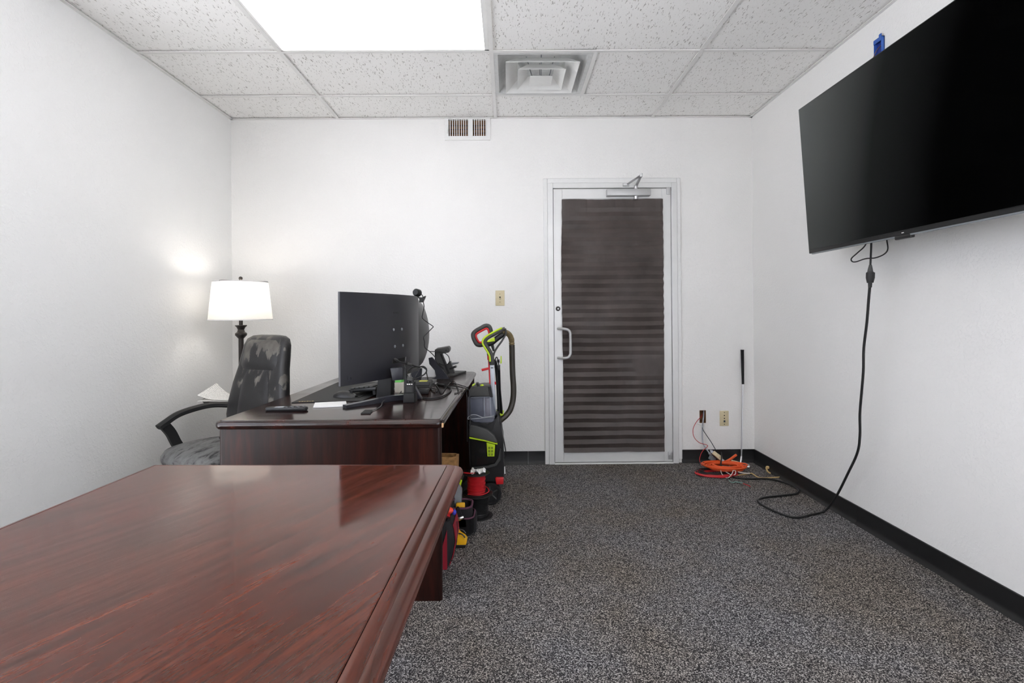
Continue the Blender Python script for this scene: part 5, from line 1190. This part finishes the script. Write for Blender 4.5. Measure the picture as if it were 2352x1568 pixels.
MB().tube([Vector((-0.312+0.023*math.cos(a), 2.757+0.023*math.sin(a), 0.195)) for a in (2*math.pi*k/12 for k in range(12))], 0.003, 6, 1, closed=True).build('binding', 'purple_trim', hs)
m = MB(); m.tube([(-0.286, 2.705, 0.098), (-0.262, 2.703, 0.112), (-0.238, 2.706, 0.120)], 0.012, 8, 3, rad=lambda t: 0.011-0.005*abs(t-0.5)); m.solo('steel_clip', 'chrome', 'shiny steel clip in the front pocket of the black tool bag', 'clip')
MB().prism([PY(1051, 1120, 2.9), PY(1055, 1103, 2.9), PY(1061, 1104, 2.9), PY(1057, 1122, 2.9)], (0, 0.02, 0), 0.001, 1).solo('lime_strap', 'lime', 'short lime green strap end behind the grey tool case', 'strap')

rb_ = thing('red_tool_bag', 'red and black canvas tool bag leaning beside the desk end panel', 'tool bag', (-0.34, 2.45, 0))
def rring(x0, x1, y0, y1, z, r=0.03):
    return [Vector(((x0+x1)/2+x, (y0+y1)/2+y, z)) for x, y in rrect(x1-x0, y1-y0, r, 4)]
MB().rings([rring(-0.45, -0.288, 2.39, 2.58, 0.001), rring(-0.45, -0.268, 2.39, 2.60, 0.05), rring(-0.45, -0.255, 2.39, 2.60, 0.12), rring(-0.45, -0.262, 2.39, 2.60, 0.18), rring(-0.45, -0.275, 2.40, 2.59, 0.215), rring(-0.44, -0.285, 2.41, 2.58, 0.215), rring(-0.44, -0.285, 2.41, 2.58, 0.12)], (True, True)).build('bag_body', 'black_cloth', rb_)
BPX = [(0.001, -0.288), (0.05, -0.268), (0.12, -0.255), (0.18, -0.262), (0.215, -0.275)]
def redp(a, b):
    z = 0.006+0.186*b
    for (za, xa), (zb, xb) in zip(BPX, BPX[1:]):
        if za <= z <= zb: xx = xa+(xb-xa)*(z-za)/(zb-za); break
    return Vector((xx+0.003, 2.424+0.15*a, z))
MB().sheet(redp, 8, 10, 0.004).build('red_panel', 'red_cloth', rb_)
def redf(a, b):
    z = 0.006+(0.055+0.125*a)*b; xx = -0.322+0.036*a; return Vector((xx, 2.3865, z))
MB().sheet(redf, 8, 8, 0.003).build('red_panel', 'red_cloth', rb_)
m = MB(); m.tube([redp(0.0, 0.1)+Vector((0.004, 0, 0)), redp(0.3, 0.5)+Vector((0.004, 0, 0)), redp(0.6, 0.9)+Vector((0.004, 0, 0))], 0.004, 6, 4); m.build('seam_piping', 'black_cloth', rb_)
tr_ = thing('red_torch', 'red handled tool with a blue end poking out of the red tool bag', 'tool', (-0.315, 2.46, 0.12))
MB().tube([(-0.303, 2.45, 0.13), (-0.296, 2.45, 0.20), (-0.288, 2.45, 0.245)], 0.014, 10, 3).build('handle', 'red', tr_)
MB().ball((-0.284, 2.45, 0.250), 0.022, 0.018, 0.016, 12).build('head', plain('orange_red', (222, 60, 36), 0.45), tr_)
MB().ball((-0.260, 2.455, 0.240), 0.011, 0.011, 0.013, 12).build('blue_cap', plain('blue_cap', (56, 66, 190), 0.4), tr_)
MB().tube([(-0.298, 2.425, 0.13), (-0.292, 2.425, 0.20), (-0.285, 2.425, 0.228)], 0.012, 8, 3).solo('black_screwdriver', 'black_plastic', 'black tool handle upright in the red tool bag beside the red one', 'tool')
yt = thing('yellow_battery_charger', 'yellow and black power tool piece lying on the carpet beside the red bag', 'tool', (-0.25, 2.645, 0))
MB().box((-0.300, 2.612, 0.0), (-0.222, 2.672, 0.020), 0.004, 2).build('black_base', 'black_plastic', yt)
m = MB(); m.prism([(-0.298, 2.610, 0.017), (-0.219, 2.610, 0.017), (-0.215, 2.610, 0.034), (-0.226, 2.610, 0.048), (-0.252, 2.610, 0.058), (-0.258, 2.610, 0.078), (-0.276, 2.610, 0.078), (-0.282, 2.610, 0.062), (-0.298, 2.610, 0.058)], (0, 0.058, 0), 0.004, 2); m.build('yellow_shell', 'yellow', yt)
m = MB(); m.tube([(-0.256, 2.614, 0.074), (-0.238, 2.612, 0.070), (-0.224, 2.612, 0.054)], 0.0035, 6, 4); m.tube([(-0.256, 2.664, 0.074), (-0.238, 2.664, 0.070), (-0.224, 2.664, 0.054)], 0.0035, 6, 4); m.build('black_rail', 'black_plastic', yt)
# brown sack in the knee space
def sackr(w_, d_, z, j): return [Vector((-0.385+x+0.008*mnoise.noise(Vector((x*20, y*20, z*9+j))), 2.985+y+0.008*mnoise.noise(Vector((y*20, x*20, z*7+j)))+0.0, z+(0.012*mnoise.noise(Vector((x*30, y*30, j))) if z > 0.3 else 0))) for x, y in rrect(w_, d_, 0.02, 5)]
MB().rings([sackr(0.17, 0.11, 0.02, 1), sackr(0.18, 0.12, 0.12, 2), sackr(0.18, 0.12, 0.25, 3), sackr(0.185, 0.12, 0.36, 4), sackr(0.165, 0.10, 0.362, 5), sackr(0.15, 0.09, 0.25, 6)], (True, True)).solo('brown_sack', 'burlap', 'crumpled brown kraft sack standing under the desk beside the wire spools', 'bag')
